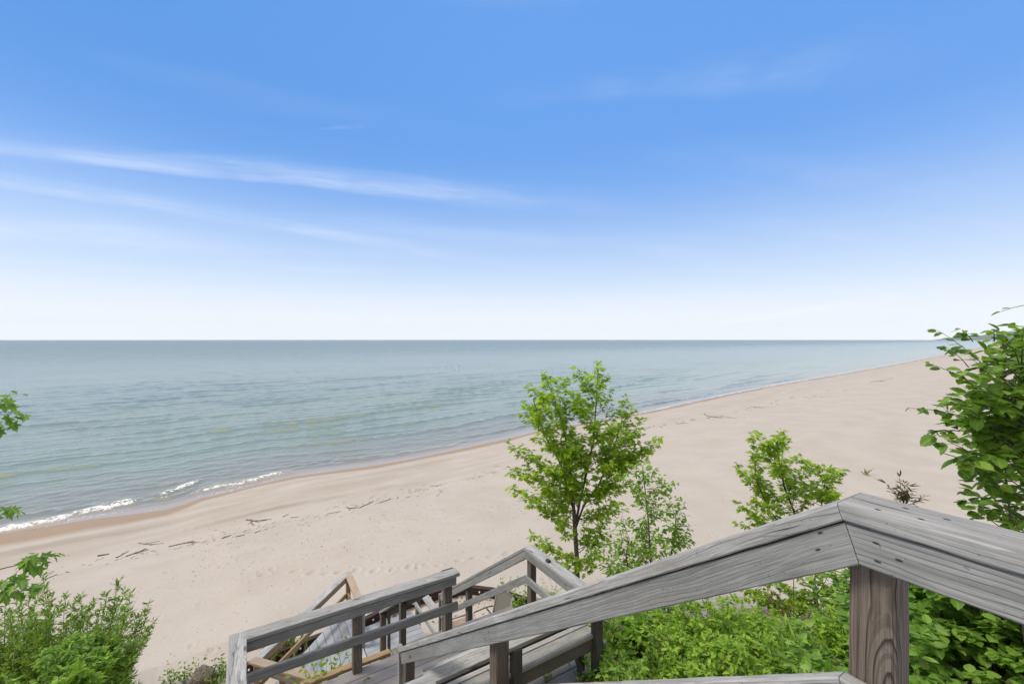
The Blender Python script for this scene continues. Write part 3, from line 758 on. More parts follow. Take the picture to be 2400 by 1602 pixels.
# +y of that board is +v, so its far edge is the long side of the mitre
board('cap_rail', W(-0.07, 1.9, TR + 0.019), W(-0.07, 4.68, TR + 0.019), 0.14, 0.038, M_CAP, ra, ky1=-0.0)
board('face_board', W(0.0, 4.569, TR + 0.087), W(2.05, 4.569, TR + 0.087), 0.038, 0.089, M_RAIL, ra)
board('face_board', W(-0.03, 1.9, TR + 0.087), W(-0.03, 4.54, TR + 0.087), 0.038, 0.089, M_RAIL, ra)
board('mid_rail', W(0.0, 4.567, TR + 0.335 + 0.0445), W(2.07, 4.567, TR + 0.335 + 0.0445), 0.038, 0.089, M_RAIL, ra)
post(0.925, 4.589, TR + 0.04, D1, M_POST, ra); post(1.93, 4.589, TR + 0.04, D1, M_POST, ra); post(-0.10, 4.589, TR + 0.04, D1, M_OLDPOST, ra)
post(-0.14, 2.4, TR + 0.04, D1 + 0.4, M_OLDPOST, ra)

# right hand rail of the lower stairs, turning back along the deck and round behind the bench
rr = thing('stair_railing', W(3.1, 4.6, D1), 'grey railing with a pointed peak where the lower stair rail meets the deck side rail', 'railing')
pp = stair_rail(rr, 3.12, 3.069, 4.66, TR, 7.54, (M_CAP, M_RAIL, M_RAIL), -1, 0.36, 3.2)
post(3.09, 4.565, TR + 0.045, D1 + 0.3, M_OLDPOST, rr); post(3.09, 6.41, TR + 1.30, D2 - 0.4, M_OLDPOST, rr); post(3.09, 7.45, TR + 2.0, D2, M_OLDPOST, rr)
board('end_trim', W(3.069, 7.56, D2), W(3.069, 7.56, TR + 2.06), 0.045, 0.038, M_RAIL, rr, up=UVEC)
board('cap_rail', W(1.21, 3.27, TR + 0.019), W(3.045, 3.27, TR + 0.019), 0.14, 0.038, M_BENCH, rr)
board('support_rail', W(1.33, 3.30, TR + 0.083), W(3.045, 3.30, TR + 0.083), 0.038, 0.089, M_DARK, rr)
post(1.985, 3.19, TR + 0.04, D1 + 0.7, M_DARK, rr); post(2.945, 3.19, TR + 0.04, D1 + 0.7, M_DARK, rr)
board('toe_board', W(1.33, 3.15, D1 - 0.02), W(2.945, 3.15, D1 - 0.02), 0.038, 0.089, M_RAIL, rr)

bn = thing('bench', W(2.2, 3.45, D1), 'weathered two plank bench against the deck railing, lichen stained', 'bench')
BS = 2.95
board('seat', W(1.35, 3.315, BS + 0.019), W(3.0, 3.315, BS + 0.019), 0.145, 0.036, M_BENCH, bn)
board('seat', W(1.35, 3.475, BS + 0.019), W(3.0, 3.475, BS + 0.019), 0.155, 0.036, M_BENCH, bn)
board('seat', W(1.35, 3.64, BS + 0.019), W(3.0, 3.64, BS + 0.019), 0.15, 0.036, M_BENCH, bn)
board('apron', W(1.36, 3.275, BS + 0.105), W(2.98, 3.275, BS + 0.105), 0.036, 0.13, M_OLDPOST, bn)
for uu in (1.5, 2.92):
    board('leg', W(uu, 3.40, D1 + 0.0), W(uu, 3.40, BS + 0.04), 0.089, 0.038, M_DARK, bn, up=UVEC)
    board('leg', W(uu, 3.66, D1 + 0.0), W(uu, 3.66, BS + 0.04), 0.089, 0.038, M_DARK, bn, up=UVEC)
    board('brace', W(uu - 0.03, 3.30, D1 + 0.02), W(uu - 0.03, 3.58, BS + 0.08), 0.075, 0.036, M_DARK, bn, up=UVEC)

# ------------------------------------------------------------------ lower stairs, left hand rail, lower platform
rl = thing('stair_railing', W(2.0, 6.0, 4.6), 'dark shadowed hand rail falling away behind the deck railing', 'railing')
pl = stair_rail(rl, 2.0, 2.05, 4.70, TR, 7.50, (M_RAIL, M_DARK, M_DARK), 1, 0.36, None, False)  # recessed face is given the dark wood for the shade under its cap
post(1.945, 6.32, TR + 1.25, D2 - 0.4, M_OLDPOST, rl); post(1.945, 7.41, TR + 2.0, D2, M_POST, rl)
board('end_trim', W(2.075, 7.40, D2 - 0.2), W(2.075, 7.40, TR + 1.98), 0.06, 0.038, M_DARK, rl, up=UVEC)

s2 = thing('stairs', W(2.5, 6.2, 4.6), 'lower flight of grey stairs running down from the middle deck', 'stairs')
for k in range(12):
    dd = D1 + 0.1865 * (k + 1); vv = 4.85 + 0.263 * k
    board('tread', W(2.1, vv, dd + 0.019), W(3.06, vv, dd + 0.019), 0.262, 0.036, M_DECK, s2)
for uu in (2.08, 3.075):
    board('stringer', W(uu, 4.70, D1 + 0.25), W(uu, 7.7, D1 + 0.25 + 3.0 * SLOPE), 0.036, 0.24, M_OLDPOST, s2, up=NUP)

lp = thing('platform', W(2.0, 8.2, D2), 'lower platform of pale grey boards with a slanting corner over the sand', 'platform')
plank_sheet('decking', 1.90, 3.02, 7.55, 9.05, D2, 'u', M_DECK2, lp)
def clip3(yy):                         # for planks along v: y is -u
    u = -yy
    if u < 0.16 or u > 1.89: return None
    vtop = 8.10 + (u - 0.12) * 1.093 - 0.05
    vbot = 8.10 - (u - 0.12) * 1.15 + 0.08 if u < 1.03 else 7.10
    if vtop - vbot < 0.05: return None
    return (vbot, vtop)
plank_sheet('diagonal_decking', 0.13, 1.885, 7.0, 10.0, D2, 'v', M_DECK2, lp, poly=clip3)
board('rim_joist', W(3.02, 7.55, D2 + 0.13), W(3.02, 9.05, D2 + 0.13), 0.036, 0.19, M_OLDPOST, lp)
board('rim_joist', W(1.90, 9.06, D2 + 0.13), W(3.02, 9.06, D2 + 0.13), 0.036, 0.19, M_OLDPOST, lp)
board('rim_joist', W(0.12, 8.07, D2 + 0.13), W(1.90, 10.02, D2 + 0.13), 0.036, 0.19, M_OLDPOST, lp)

rp = thing('platform_railing', W(3.05, 8.2, D2), 'short grey railing on the far right side of the lower platform', 'railing')
RT = 5.17
board('cap_rail', W(3.07, 7.62, RT + 0.019), W(3.07, 8.95, RT + 0.019), 0.14, 0.038, M_CAP, rp)
board('mid_rail', W(3.03, 7.62, RT + 0.40), W(3.03, 8.90, RT + 0.40), 0.038, 0.089, M_CAP, rp)
post(3.05, 8.80, RT + 0.04, D2 + 0.5, M_OLDPOST, rp); post(2.62, 9.08, 5.45, D2 + 0.5, M_RAIL, rp)

# new tan railing on the slanting side of the platform
rt = thing('platform_railing', W(0.9, 9.0, D2), 'new tan lumber railing with a grey cap on the slanting platform edge', 'railing')
C1 = (1.885, 10.03); C2 = (0.12, 8.10); C3 = (1.05, 7.03); C4 = (1.90, 8.5)
def line(p, q, drop): return W(p[0], p[1], drop), W(q[0], q[1], drop)
a, b = line(C2, C1, RT + 0.019); board('cap_rail', a, b, 0.14, 0.038, M_CAP, rt)
a, b = line((C2[0] + 0.03, C2[1] - 0.03), (C1[0] + 0.0, C1[1] - 0.06), RT + 0.087); board('face_board', a, b, 0.038, 0.089, M_TAN, rt)
a, b = line((C2[0] + 0.03, C2[1] - 0.03), (C1[0] + 0.0, C1[1] - 0.06), RT + 0.42); board('mid_rail', a, b, 0.038, 0.089, M_TAN, rt)
a, b = line((C1[0] + 0.03, C1[1] + 0.06), C4, RT + 0.0195); board('cap_rail', a, b, 0.14, 0.0365, M_TANCAP, rt)
a, b = line((C1[0], C1[1] - 0.05), C4, RT + 0.42); board('mid_rail', a, b, 0.038, 0.089, M_TAN, rt)
a, b = line((C2[0] - 0.05, C2[1] + 0.05), C3, RT + 0.017); board('cap_rail', a, b, 0.14, 0.038, M_TANCAP, rt)
a, b = line((C2[0], C2[1]), C3, RT + 0.086); board('face_board', a, b, 0.038, 0.089, M_TAN, rt)
for (q, m) in ((C1, M_TAN), (C2, M_TAN), (C3, M_TAN), ((1.86, 8.55), M_RAIL)):
    post(q[0] - 0.03, q[1] - 0.10, RT + 0.04, D2 + 0.5, m, rt)
tb = thing('bench', W(0.6, 7.7, D2), 'small new tan plank seat inside the corner of the tan railing', 'bench')
for k in range(2):
    o_ = 0.10 + 0.155 * k
    a, b = line((C2[0] + 0.10 + o_ * 0.75, C2[1] - 0.06 + o_ * 0.66), (C3[0] + o_ * 0.75, C3[1] + o_ * 0.66), D2 - 0.42); board('seat', a, b, 0.145, 0.036, M_TANCAP, tb)
for q in ((0.45, 7.95), (1.0, 7.4)):
    post(q[0], q[1], D2 - 0.40, D2, M_TAN, tb, 'leg')
pk = board('plank', W(0.45, 4.715, D1 - 0.006), W(1.33, 4.715, D1 - 0.006), 0.075, 0.036, M_TAN, None)
board('bracket', W(0.7, 4.70, D1 + 0.05), W(0.8, 4.70, D1 + 0.05), 0.04, 0.06, M_TAN, pk)
tag(pk, 'new tan plank lying along the front edge of the middle deck', 'plank')

# brown retaining edging round the patio, with a string of bulbs
ed_px = [(560, 1566), (612, 1543), (738, 1493), (845, 1456), (906, 1423), (1030, 1383), (1105, 1375), (1157, 1381), (1230, 1402), (1330, 1440)]
EDZ = 6.25
def edpt(px, py):
    Z = EDZ * F / (py - HZ); return Vector(((px - 1200) / F * Z, Z, H - EDZ))
ed = thing('retaining_edging', edpt(1030, 1383) - Vector((0, 0, 0.4)), 'low dark brown board edging holding the sand patio above the beach', 'edging')
EP = [edpt(*q) for q in ed_px]
for i in range(len(EP) - 1):
    d_ = (EP[i + 1] - EP[i]).normalized() * 0.03
    board('edge_board', EP[i] + Vector((0, 0, -0.16)), EP[i + 1] + Vector((0, 0, -0.16)) - d_ * 0.2, 0.04, 0.30, M_EDGE, ed)
    board('top_board', EP[i] + Vector((0, 0, 0.012)), EP[i + 1] + Vector((0, 0, 0.012)) - d_ * 0.1, 0.12, 0.034, M_EDGE, ed)
def ball(name, p, r, mat, parent):
    V = []; Fc = []; n = 10; m = 7
    for j in range(m + 1):
        f = math.pi * j / m
        for i in range(n):
            a = 2 * math.pi * i / n; k = 1.0 + 0.25 * (math.cos(f) < -0.5)
            V.append((r * math.sin(f) * math.cos(a), r * math.sin(f) * math.sin(a), r * math.cos(f) * 1.15))
    for j in range(m):
        for i in range(n): Fc.append((j * n + i, (j + 1) * n + i, (j + 1) * n + (i + 1) % n, j * n + (i + 1) % n))
    me = bpy.data.meshes.new(name); me.from_pydata(V, [], Fc); me.materials.append(mat)
    for p_ in me.polygons: p_.use_smooth = True
    return attach(bpy.data.objects.new(name, me), parent, Matrix.Translation(p))

def tube_np(pts, r0, r1, sides=6):
    pts = [Vector(p) for p in pts]; n = len(pts); V = []; Fq = []
    ref = Vector((0.31, 0.17, 0.93))
    for i, p in enumerate(pts):
        t = (pts[min(i + 1, n - 1)] - pts[max(i - 1, 0)])
        if t.length < 1e-6: t = Vector((0, 0, 1))
        t.normalize(); a = t.cross(ref)
        if a.length < 1e-3: a = t.cross(Vector((1, 0, 0)))
        a.normalize(); b = t.cross(a); r = r0 + (r1 - r0) * i / (n - 1)
        for k in range(sides):
            q = 2 * math.pi * k / sides; V.append(p + a * (math.cos(q) * r) + b * (math.sin(q) * r))
    for i in range(n - 1):
        for k in range(sides):
            c = i * sides + k; d = i * sides + (k + 1) % sides
            Fq.append((c, d, d + sides, c + sides))
    return V, Fq
def tube_obj(name, paths, r, mat, parent, sides=8):
    V = []; Fq = []
    for pts in paths:
        v, f = tube_np(pts, r, r, sides); b = len(V); V += v; Fq += [tuple(q + b for q in x) for x in f]
        Fq.append(tuple(b + k for k in range(sides - 1, -1, -1))); Fq.append(tuple(b + len(v) - sides + k for k in range(sides)))
    o0 = V[0].copy()
    me = bpy.data.meshes.new(name); me.from_pydata([tuple(q - o0) for q in V], [], Fq); me.materials.append(mat)
    for p_ in me.polygons: p_.use_smooth = True
    return attach(bpy.data.objects.new(name, me), parent, Matrix.Translation(o0))

lt = thing('string_lights', EP[5], 'string of small white bulbs hung under the brown edging', 'string lights')
BLB = []
for i in range(len(EP) - 2):
    a, b = EP[i], EP[i + 1]; n = max(1, int((b - a).length / 0.42))
    for k in range(n):
        p = a + (b - a) * (k + 0.4) / n; side = (b - a).cross(ZVEC).normalized(); q = p + side * 0.075 + Vector((0, 0, -0.055))
        BLB.append(q); ball('bulb', q, 0.022, M_BULB, lt)
tube_obj('wire', [[q + Vector((0, 0, 0.03)) for q in BLB]], 0.005, M_BLACK, lt, 5)

# black clip lamp on the deck side rail
ck = bpy.data.objects.new('clip', board_mesh(0.05, 0.045, 0.03, ch=0.008)); ck.data.materials.append(M_BLACK)
attach(ck, None, frame(W(3.10, 4.18, TR - 0.014), W(3.10, 4.23, TR - 0.014), ZVEC))
tag(ck, 'small black clip sitting on the grey deck side rail', 'clip')

# ------------------------------------------------------------------ patio chair and footstool
def chair(loc, rot, label):
    """sling patio chair facing local -y"""
    R = Matrix.Translation(loc) @ Matrix.Rotation(rot, 4, 'Z')
    root = thing('patio_chair', loc, label, 'chair')
    def T(p): return R @ Vector(p)
    for sx in (-0.27, 0.27):
        tube_obj('side_frame', [[T((sx, -0.30, 0.0)), T((sx, -0.33, 0.3)), T((sx, -0.32, 0.58)), T((sx, -0.22, 0.64)), T((sx, 0.05, 0.63)), T((sx, 0.22, 0.60))],
                                [T((sx, 0.36, 0.0)), T((sx, 0.20, 0.42)), T((sx, 0.05, 0.63))]], 0.014, M_TUBE, root)
        tube_obj('back_frame', [[T((sx * 0.9, -0.26, 0.43)), T((sx * 0.9, 0.14, 0.38)), T((sx * 0.9, 0.20, 0.45)), T((sx * 0.92, 0.34, 0.98))]], 0.013, M_TUBE, root)
    tube_obj('top_bar', [[T((-0.25, 0.34, 0.98)), T((0, 0.345, 1.0)), T((0.25, 0.34, 0.98))]], 0.012, M_TUBE, root)
    tube_obj('brace', [[T((-0.27, 0.25, 0.2)), T((0.27, 0.25, 0.2))], [T((-0.27, -0.31, 0.22)), T((0.27, -0.31, 0.22))]], 0.011, M_TUBE, root)
    prof = [(-0.27, 0.435), (-0.1, 0.405), (0.1, 0.385), (0.17, 0.40), (0.215, 0.47), (0.25, 0.6), (0.30, 0.8), (0.345, 0.985)]
    for nm, pf in (('seat', prof[:4]), ('backrest', prof[4:])):
        V = []; Fc = []
        for (y, z) in pf:
            for k in range(7):
                f = k / 6 - 0.5; sag = 0.018 * (1 - (2 * f) ** 2)
                V.append(T((f * 0.47, y + (sag if nm == 'backrest' else 0), z - (0 if nm == 'backrest' else sag))))
        n = len(pf)
        for j in range(n - 1):
            for k in range(6): Fc.append((j * 7 + k, j * 7 + k + 1, (j + 1) * 7 + k + 1, (j + 1) * 7 + k))
        me = bpy.data.meshes.new(nm); me.from_pydata([tuple(q - loc) for q in V], [], Fc); me.materials.append(M_SLING)
        ob = attach(bpy.data.objects.new(nm, me), root, Matrix.Translation(loc))
        md = ob.modifiers.new('thick', 'SOLIDIFY'); md.thickness = 0.006
    return root
def on_patio(px, py): # patio ground seen at this pixel
    return hit(px, py, 6.5)
cpos = P(1152, 1404, 8.55); cpos.z = float(ground(cpos.x, cpos.y))
chair(cpos, math.radians(-52), 'taupe sling patio chair on the sand below the deck')

fs = P(1085, 1452, 8.75); fs.z = float(ground(fs.x, fs.y))
fo = thing('footstool', fs, 'low tube framed stool with a peach top beside the patio chair', 'stool')
R_ = Matrix.Translation(fs) @ Matrix.Rotation(math.radians(28), 4, 'Z')
def TT(*p): return R_ @ Vector(p)
tube_obj('leg', [[TT(-0.28, -0.22, 0), TT(-0.28, 0.0, 0.2), TT(-0.28, 0.24, 0.44)], [TT(-0.28, 0.24, 0), TT(-0.28, 0.0, 0.2), TT(-0.28, -0.22, 0.44)]], 0.014, M_TUBE, fo)
tube_obj('leg', [[TT(0.28, -0.22, 0), TT(0.28, 0.0, 0.2), TT(0.28, 0.24, 0.44)], [TT(0.28, 0.24, 0), TT(0.28, 0.0, 0.2), TT(0.28, -0.22, 0.44)]], 0.014, M_TUBE, fo)
tube_obj('rail', [[TT(-0.28, 0.24, 0.44), TT(0.28, 0.24, 0.44)], [TT(-0.28, -0.22, 0.44), TT(0.28, -0.22, 0.44)]], 0.014, M_TUBE, fo)
M_PEACH = plain('peach_fabric', (0.30, 0.215, 0.17), 0.85)
board('seat', TT(-0.27, 0.01, 0.405), TT(0.27, 0.01, 0.405), 0.40, 0.02, M_PEACH, fo)

# ------------------------------------------------------------------ plants
TEMPL = {
    'maple': ([(0, 0), (0.02, 0.2), (-0.02, 0.42), (0.17, 0.30), (0.25, 0.22), (0.40, 0.37), (0.60, 0.54), (0.585, 0.33), (0.55, 0.17), (0.72, 0.21), (0.80, 0.10), (1, 0)], -0.28, 0.10),
    'maple_far': ([(0, 0), (0.0, 0.42), (0.25, 0.20), (0.60, 0.52), (0.56, 0.17), (0.75, 0.16), (1, 0)], -0.28, 0.10),
    'oval': ([(0, 0), (0.15, 0.14), (0.38, 0.245), (0.58, 0.245), (0.8, 0.14), (1, 0)], -0.25, 0.28),
    'broad': ([(0, 0), (0.02, 0.17), (0.15, 0.32), (0.28, 0.36), (0.36, 0.41), (0.48, 0.37), (0.58, 0.385), (0.70, 0.28), (0.80, 0.25), (0.90, 0.10), (1, 0)], -0.22, 0.16),
    'lance': ([(0, 0), (0.3, 0.11), (0.65, 0.10), (1, 0)], -0.15, 0.2),
    'blade': ([(0, 0.02), (0.4, 0.018), (0.75, 0.012), (1, 0)], -0.45, 0.2),
}
class Plant:
    def __init__(self, seed, templ, leaf_size):
        self.r = random.Random(seed); self.np = np.random.default_rng(seed)
        self.V = []; self.F = []; self.templ = templ; self.ls = leaf_size; self.L = []
    def tube(self, pts, r0, r1, sides=5):
        v, f = tube_np(pts, r0, r1, sides); b = len(self.V); self.V += v; self.F += [tuple(q + b for q in x) for x in f]
    def leaf(self, p, d, up, size, var): self.L.append((*p, *d, *up, size, var))
    def limb(self, p0, p1, r0, r1, bow=0.1, n=7, jit=0.02, sides=5):
        p0 = Vector(p0); p1 = Vector(p1); L = (p1 - p0).length; pts = []
        off = Vector((self.r.gauss(0, 1), self.r.gauss(0, 1), 0)) * L * jit
        for i in range(n + 1):
            f = i / n; p = p0.lerp(p1, f); k = 4 * f * (1 - f)
            pts.append(p + Vector((0, 0, 1)) * bow * L * k * -1 + off * k + Vector((self.r.gauss(0, 1), self.r.gauss(0, 1), self.r.gauss(0, 1))) * jit * 0.15 * L * (0 < i < n))
        self.tube(pts, r0, r1, sides)
        return pts
    def leaf_at(self, p, axis, out=None, droop=0.35, var=None, flat=0.75, size=None, pet=0.5):
        r = self.r
        side = Vector((r.gauss(0, 1), r.gauss(0, 1), r.gauss(0, 0.35)))
        d = (axis * 0.55 + side * 0.75); d.z -= droop; d.normalize()
        up = Vector((r.gauss(0, 1 - flat), r.gauss(0, 1 - flat), 1.0)); up = (up - d * up.dot(d)).normalized()
        s = (size or self.ls) * r.uniform(0.62, 1.2)
        v = r.random() ** 1.1 * 0.75 if var is None else var
        q = Vector(p) + d * s * pet * r.uniform(0.4, 1.0)
        self.leaf(q, d, up, s, min(1, max(0, v)))
    def twig(self, p, d, L, r0, nodes=4, per=2, droop=0.35, var=None, curl=0.15, flat=0.75, pet=0.5, start=0.3, term=3, var_j=0.25):
        r = self.r; pts = [Vector(p)]; d = d.normalized()
        for i in range(4):
            d = (d + Vector((r.gauss(0, 0.12), r.gauss(0, 0.12), curl * r.uniform(0.2, 1.0)))).normalized()
            pts.append(pts[-1] + d * L / 4)
        self.tube(pts, r0, r0 * 0.4, 4)
        for k in range(nodes):
            f = start + (1 - start) * k / max(1, nodes - 1) * 0.97
            i = min(3, int(f * 4)); q = pts[i].lerp(pts[i + 1], f * 4 - i)
            ax = (pts[i + 1] - pts[i]).normalized()
            for _ in range(per): self.leaf_at(q, ax, droop=droop, var=None if var is None else var + r.uniform(-var_j, var_j), flat=flat, pet=pet)
        for _ in range(term): self.leaf_at(pts[-1], d, droop=droop, var=None if var is None else var + r.uniform(-var_j, var_j), flat=flat, pet=pet, size=self.ls * 0.85)
        return pts
    def dress(self, pts, start=0.3, step=0.16, L=(0.15, 0.35), r0=0.004, up=0.35, nodes=3, per=2, droop=0.35, var=None, flat=0.75, curl=0.12, spread=1.0, taper=True, pet=0.5, term=3):
        """side twigs along a limb"""
        r = self.r; tot = sum((pts[i + 1] - pts[i]).length for i in range(len(pts) - 1)); s = start * tot
        az = r.uniform(0, 6.28)
        while s < tot:
            acc = 0
            for i in range(len(pts) - 1):
                l = (pts[i + 1] - pts[i]).length
                if acc + l >= s: break
                acc += l
            p = pts[i].lerp(pts[i + 1], min(1, (s - acc) / max(l, 1e-6))); ax = (pts[i + 1] - pts[i]).normalized()
            az += 2.4 + r.uniform(-0.4, 0.4)
            a = ax.cross(ZVEC); a = a.normalized() if a.length > 0.05 else Vector((1, 0, 0)); b = ax.cross(a)
            side = (a * math.cos(az) + b * math.sin(az)) * spread
            k = 1.0 - 0.5 * (s / tot) if taper else 1.0
            d = ax * 0.75 + side * 0.8 + Vector((0, 0, up))
            v = None if var is None else var + r.uniform(-0.2, 0.2)
            self.twig(p, d, r.uniform(*L) * k, r0, nodes, per, droop, v, curl, flat, pet, term=term)
            s += step * r.uniform(0.7, 1.3)
        self.twig(pts[-1], (pts[-1] - pts[-2]).normalized() + Vector((0, 0, 0.15)), L[0] * 1.1, r0, nodes, per, droop, var, curl, flat, pet, term=term)
    def finish(self, name, base, label, cat, lmat, bark, group=None, stem_name='trunk', crown='crown'):
        base = Vector(base); root = thing(name, base, label, cat, group)
        if self.V:
            me = bpy.data.meshes.new(stem_name); me.from_pydata([tuple(q - base) for q in self.V], [], self.F); me.materials.append(bark)
            for p_ in me.polygons: p_.use_smooth = True
            attach(bpy.data.objects.new(stem_name, me), root, Matrix.Translation(base))
        if self.L:
            half, droop, fold = TEMPL[self.templ]
            A = np.array(self.L, float); n = len(A)
            pos, d, up, size, var = A[:, 0:3], A[:, 3:6], A[:, 6:9], A[:, 9], A[:, 10]
            y = np.cross(up, d); y /= np.linalg.norm(y, axis=1, keepdims=True) + 1e-9
            z = np.cross(d, y)
            h = np.array(half); m = len(h)
            # verts: the half outline, then its mirror without the end points
            inner = h[1:-1]
            T = np.concatenate([h, np.stack([inner[:, 0], -inner[:, 1]], -1)])
            tz = droop * T[:, 0] ** 2 + fold * np.abs(T[:, 1])
            bend = self.np.uniform(0.4, 1.5, n)[:, None]
            V = pos[:, None, :] + size[:, None, None] * (T[None, :, 0, None] * d[:, None, :] + T[None, :, 1, None] * y[:, None, :] + (tz[None, :] * bend)[..., None] * z[:, None, :])
            nv = len(T)
            f1 = np.arange(m)[::-1]; f2 = np.concatenate([[0], np.arange(m, nv), [m - 1]])
            off = (np.arange(n) * nv)[:, None]
            me = mesh_np(crown, V.reshape(-1, 3) - np.array(base)[None, :], [f1[None, :] + off, f2[None, :] + off],
                         {'var': np.repeat(var, nv), 'rib': np.tile(np.abs(T[:, 1]), n)}, False)
            me.materials.append(lmat)
            attach(bpy.data.objects.new(crown, me), root, Matrix.Translation(base))
        return root

def at_ground(p): return Vector((p.x, p.y, float(ground(p.x, p.y)) - 0.05))
def interp_poly(pts, z):
    """point of a rising polyline at height z"""
    for a, b in zip(pts, pts[1:]):
        if a.z <= z <= b.z: return a.lerp(b, (z - a.z) / max(1e-6, b.z - a.z))
    return pts[-1].copy() if z > pts[-1].z else pts[0].copy()

def zmap(x, y, sc, ox, oy): return ox + x * sc, oy + y * sc

def tree_from_tips(pl, stems, tips, Z0, spread, rise=0.55, step=0.17, L=(0.16, 0.4), r=0.014, dress=None, fill=0, var=None):
    """limbs from the stems to tips given where the photo shows them, each at its own depth"""
    rng = pl.r
    for (tx, ty) in tips:
        tip = P(tx, ty, Z0 + rng.uniform(-spread, spread))
        stem = min(stems, key=lambda s: min((q - tip).length for q in s))
        hd = min(math.hypot(q.x - tip.x, q.y - tip.y) for q in stem)
        z = max(stem[0].z + 0.3, tip.z - hd * rise - 0.15)
        a = interp_poly(stem, z); rr = r * min(1.0, 0.35 + (tip - a).length * 0.4)
        pts = pl.limb(a, tip, rr, rr * 0.3, 0.07, 7, 0.03)
        pl.dress(pts, **{**dict(start=0.22, step=step, L=L, var=var), **(dress or {})})
    for _ in range(fill):                       # limbs towards and away from the viewer
        stem = rng.choice(stems); f = rng.uniform(0.25, 0.9); z = stem[0].z + (stem[-1].z - stem[0].z) * f
        a = interp_poly(stem, z); sgn = rng.choice((-1, 1)); ln = spread * rng.uniform(0.6, 1.15) * (1.15 - 0.75 * f)
        tip = a + Vector((rng.gauss(0, 0.45) * ln, sgn * ln, ln * rng.uniform(0.35, 0.8)))
        pts = pl.limb(a, tip, r * 0.8, r * 0.25, 0.07, 6, 0.03)
        pl.dress(pts, **{**dict(start=0.25, step=step, L=L, var=var), **(dress or {})})

# main maple beyond the stairs
def main_maple():
    Z = 12.0; pl = Plant(11, 'maple_far', 0.135)
    g = lambda x, y: zmap(x, y, 0.3827, 1150, 820)
    def S(lst, dz=0.0): return [P(*g(x, y), Z + dz * i / (len(lst) - 1)) for i, (x, y) in enumerate(lst)]
    b0 = P(*g(532, 1420), Z); base = at_ground(b0)
    trunk = [base, b0] + S([(526, 1250), (516, 1100), (510, 980)])
    pl.tube(trunk, 0.075, 0.055, 9)
    stems = [[trunk[-1]] + S([(500, 860), (480, 690), (450, 480), (400, 330), (345, 190)], 0.4),
             [trunk[-2]] + S([(545, 930), (590, 740), (630, 550), (645, 340), (658, 120)], -0.3),
             [trunk[-1]] + S([(470, 850), (430, 700), (330, 520), (260, 300)], -0.7),
             [trunk[-2]] + S([(570, 950), (660, 830), (740, 640), (800, 460)], 0.6)]
    for s in stems: pl.tube(s, 0.042, 0.010, 6)
    allst = [trunk[1:] + stems[0], trunk[1:] + stems[1]] + stems[2:]
    tips = [(205, 355), (140, 600), (225, 620), (155, 755), (240, 740), (150, 865), (240, 930), (270, 1155), (310, 970), (255, 250), (340, 175), (375, 205), (460, 205), (530, 160), (590, 190), (658, 105), (690, 190), (715, 290), (815, 325), (760, 400), (870, 380), (910, 455), (870, 520), (1010, 570), (940, 610), (950, 650), (850, 690), (780, 740),
            (830, 830), (760, 960), (730, 1010), (690, 1070), (640, 1130), (690, 1180), (600, 1310), (390, 1230), (470, 1280), (540, 1310), (330, 1000), (290, 460), (300, 560), (420, 300), (500, 280), (560, 330), (610, 290), (400, 620), (480, 500), (700, 520), (340, 860), (430, 1070), (590, 1030), (660, 900), (530, 620)]
    tree_from_tips(pl, allst, [g(*q) for q in tips], Z, 0.75, 0.6, 0.11, (0.18, 0.40), 0.016, dict(droop=0.35, nodes=4, per=2, r0=0.003, flat=0.62), fill=80)
    pl.finish('maple_tree', base, 'tallest tree, a young bright green maple standing beyond the lower stairs', 'tree', L_MAPLE, BARK)
main_maple()

def cherry():
    Z = 10.2; pl = Plant(21, 'oval', 0.115)
    g = lambda x, y: zmap(x, y, 0.3827, 1150, 820)
    b0 = P(*g(985, 1420), Z); base = at_ground(b0)
    st1 = [base, b0] + [P(*g(x, y), Z) for x, y in ((975, 1200), (965, 1040), (950, 900), (930, 720))]
    st2 = [base + Vector((0.3, 0.2, 0))] + [P(*g(x, y), Z + 0.3) for x, y in ((1090, 1330), (1115, 1200), (1130, 1090), (1135, 980))]
    st3 = [base + Vector((-0.4, -0.2, 0))] + [P(*g(x, y), Z - 0.4) for x, y in ((840, 1350), (830, 1250), (850, 1150))]
    for s in (st1, st2, st3): pl.tube(s, 0.028, 0.008, 6)
    tips = [(935, 705), (975, 750), (865, 720), (1045, 805), (1115, 835), (1040, 840), (800, 770), (850, 800), (1110, 945), (1165, 965), (1205, 1110), (1190, 1160), (805, 980), (790, 1090), (735, 1140), (1060, 960), (900, 900), (1000, 1000), (880, 1060), (1150, 1050), (700, 1220), (690, 1290), (780, 1330), (760, 1200), (880, 1290), (640, 1260), (1050, 1130), (1080, 1210), (930, 1150), (860, 1200)]
    tree_from_tips(pl, [st1, st2, st3], [g(*q) for q in tips], Z, 0.55, 0.75, 0.15, (0.12, 0.30), 0.008, dict(droop=0.45, nodes=3, per=2, r0=0.0025, flat=0.55, term=2), fill=46)
    pl.finish('sapling', base, 'thin airy sapling with oval leaves just right of the tall maple', 'tree', L_CHERRY, BARK)
cherry()

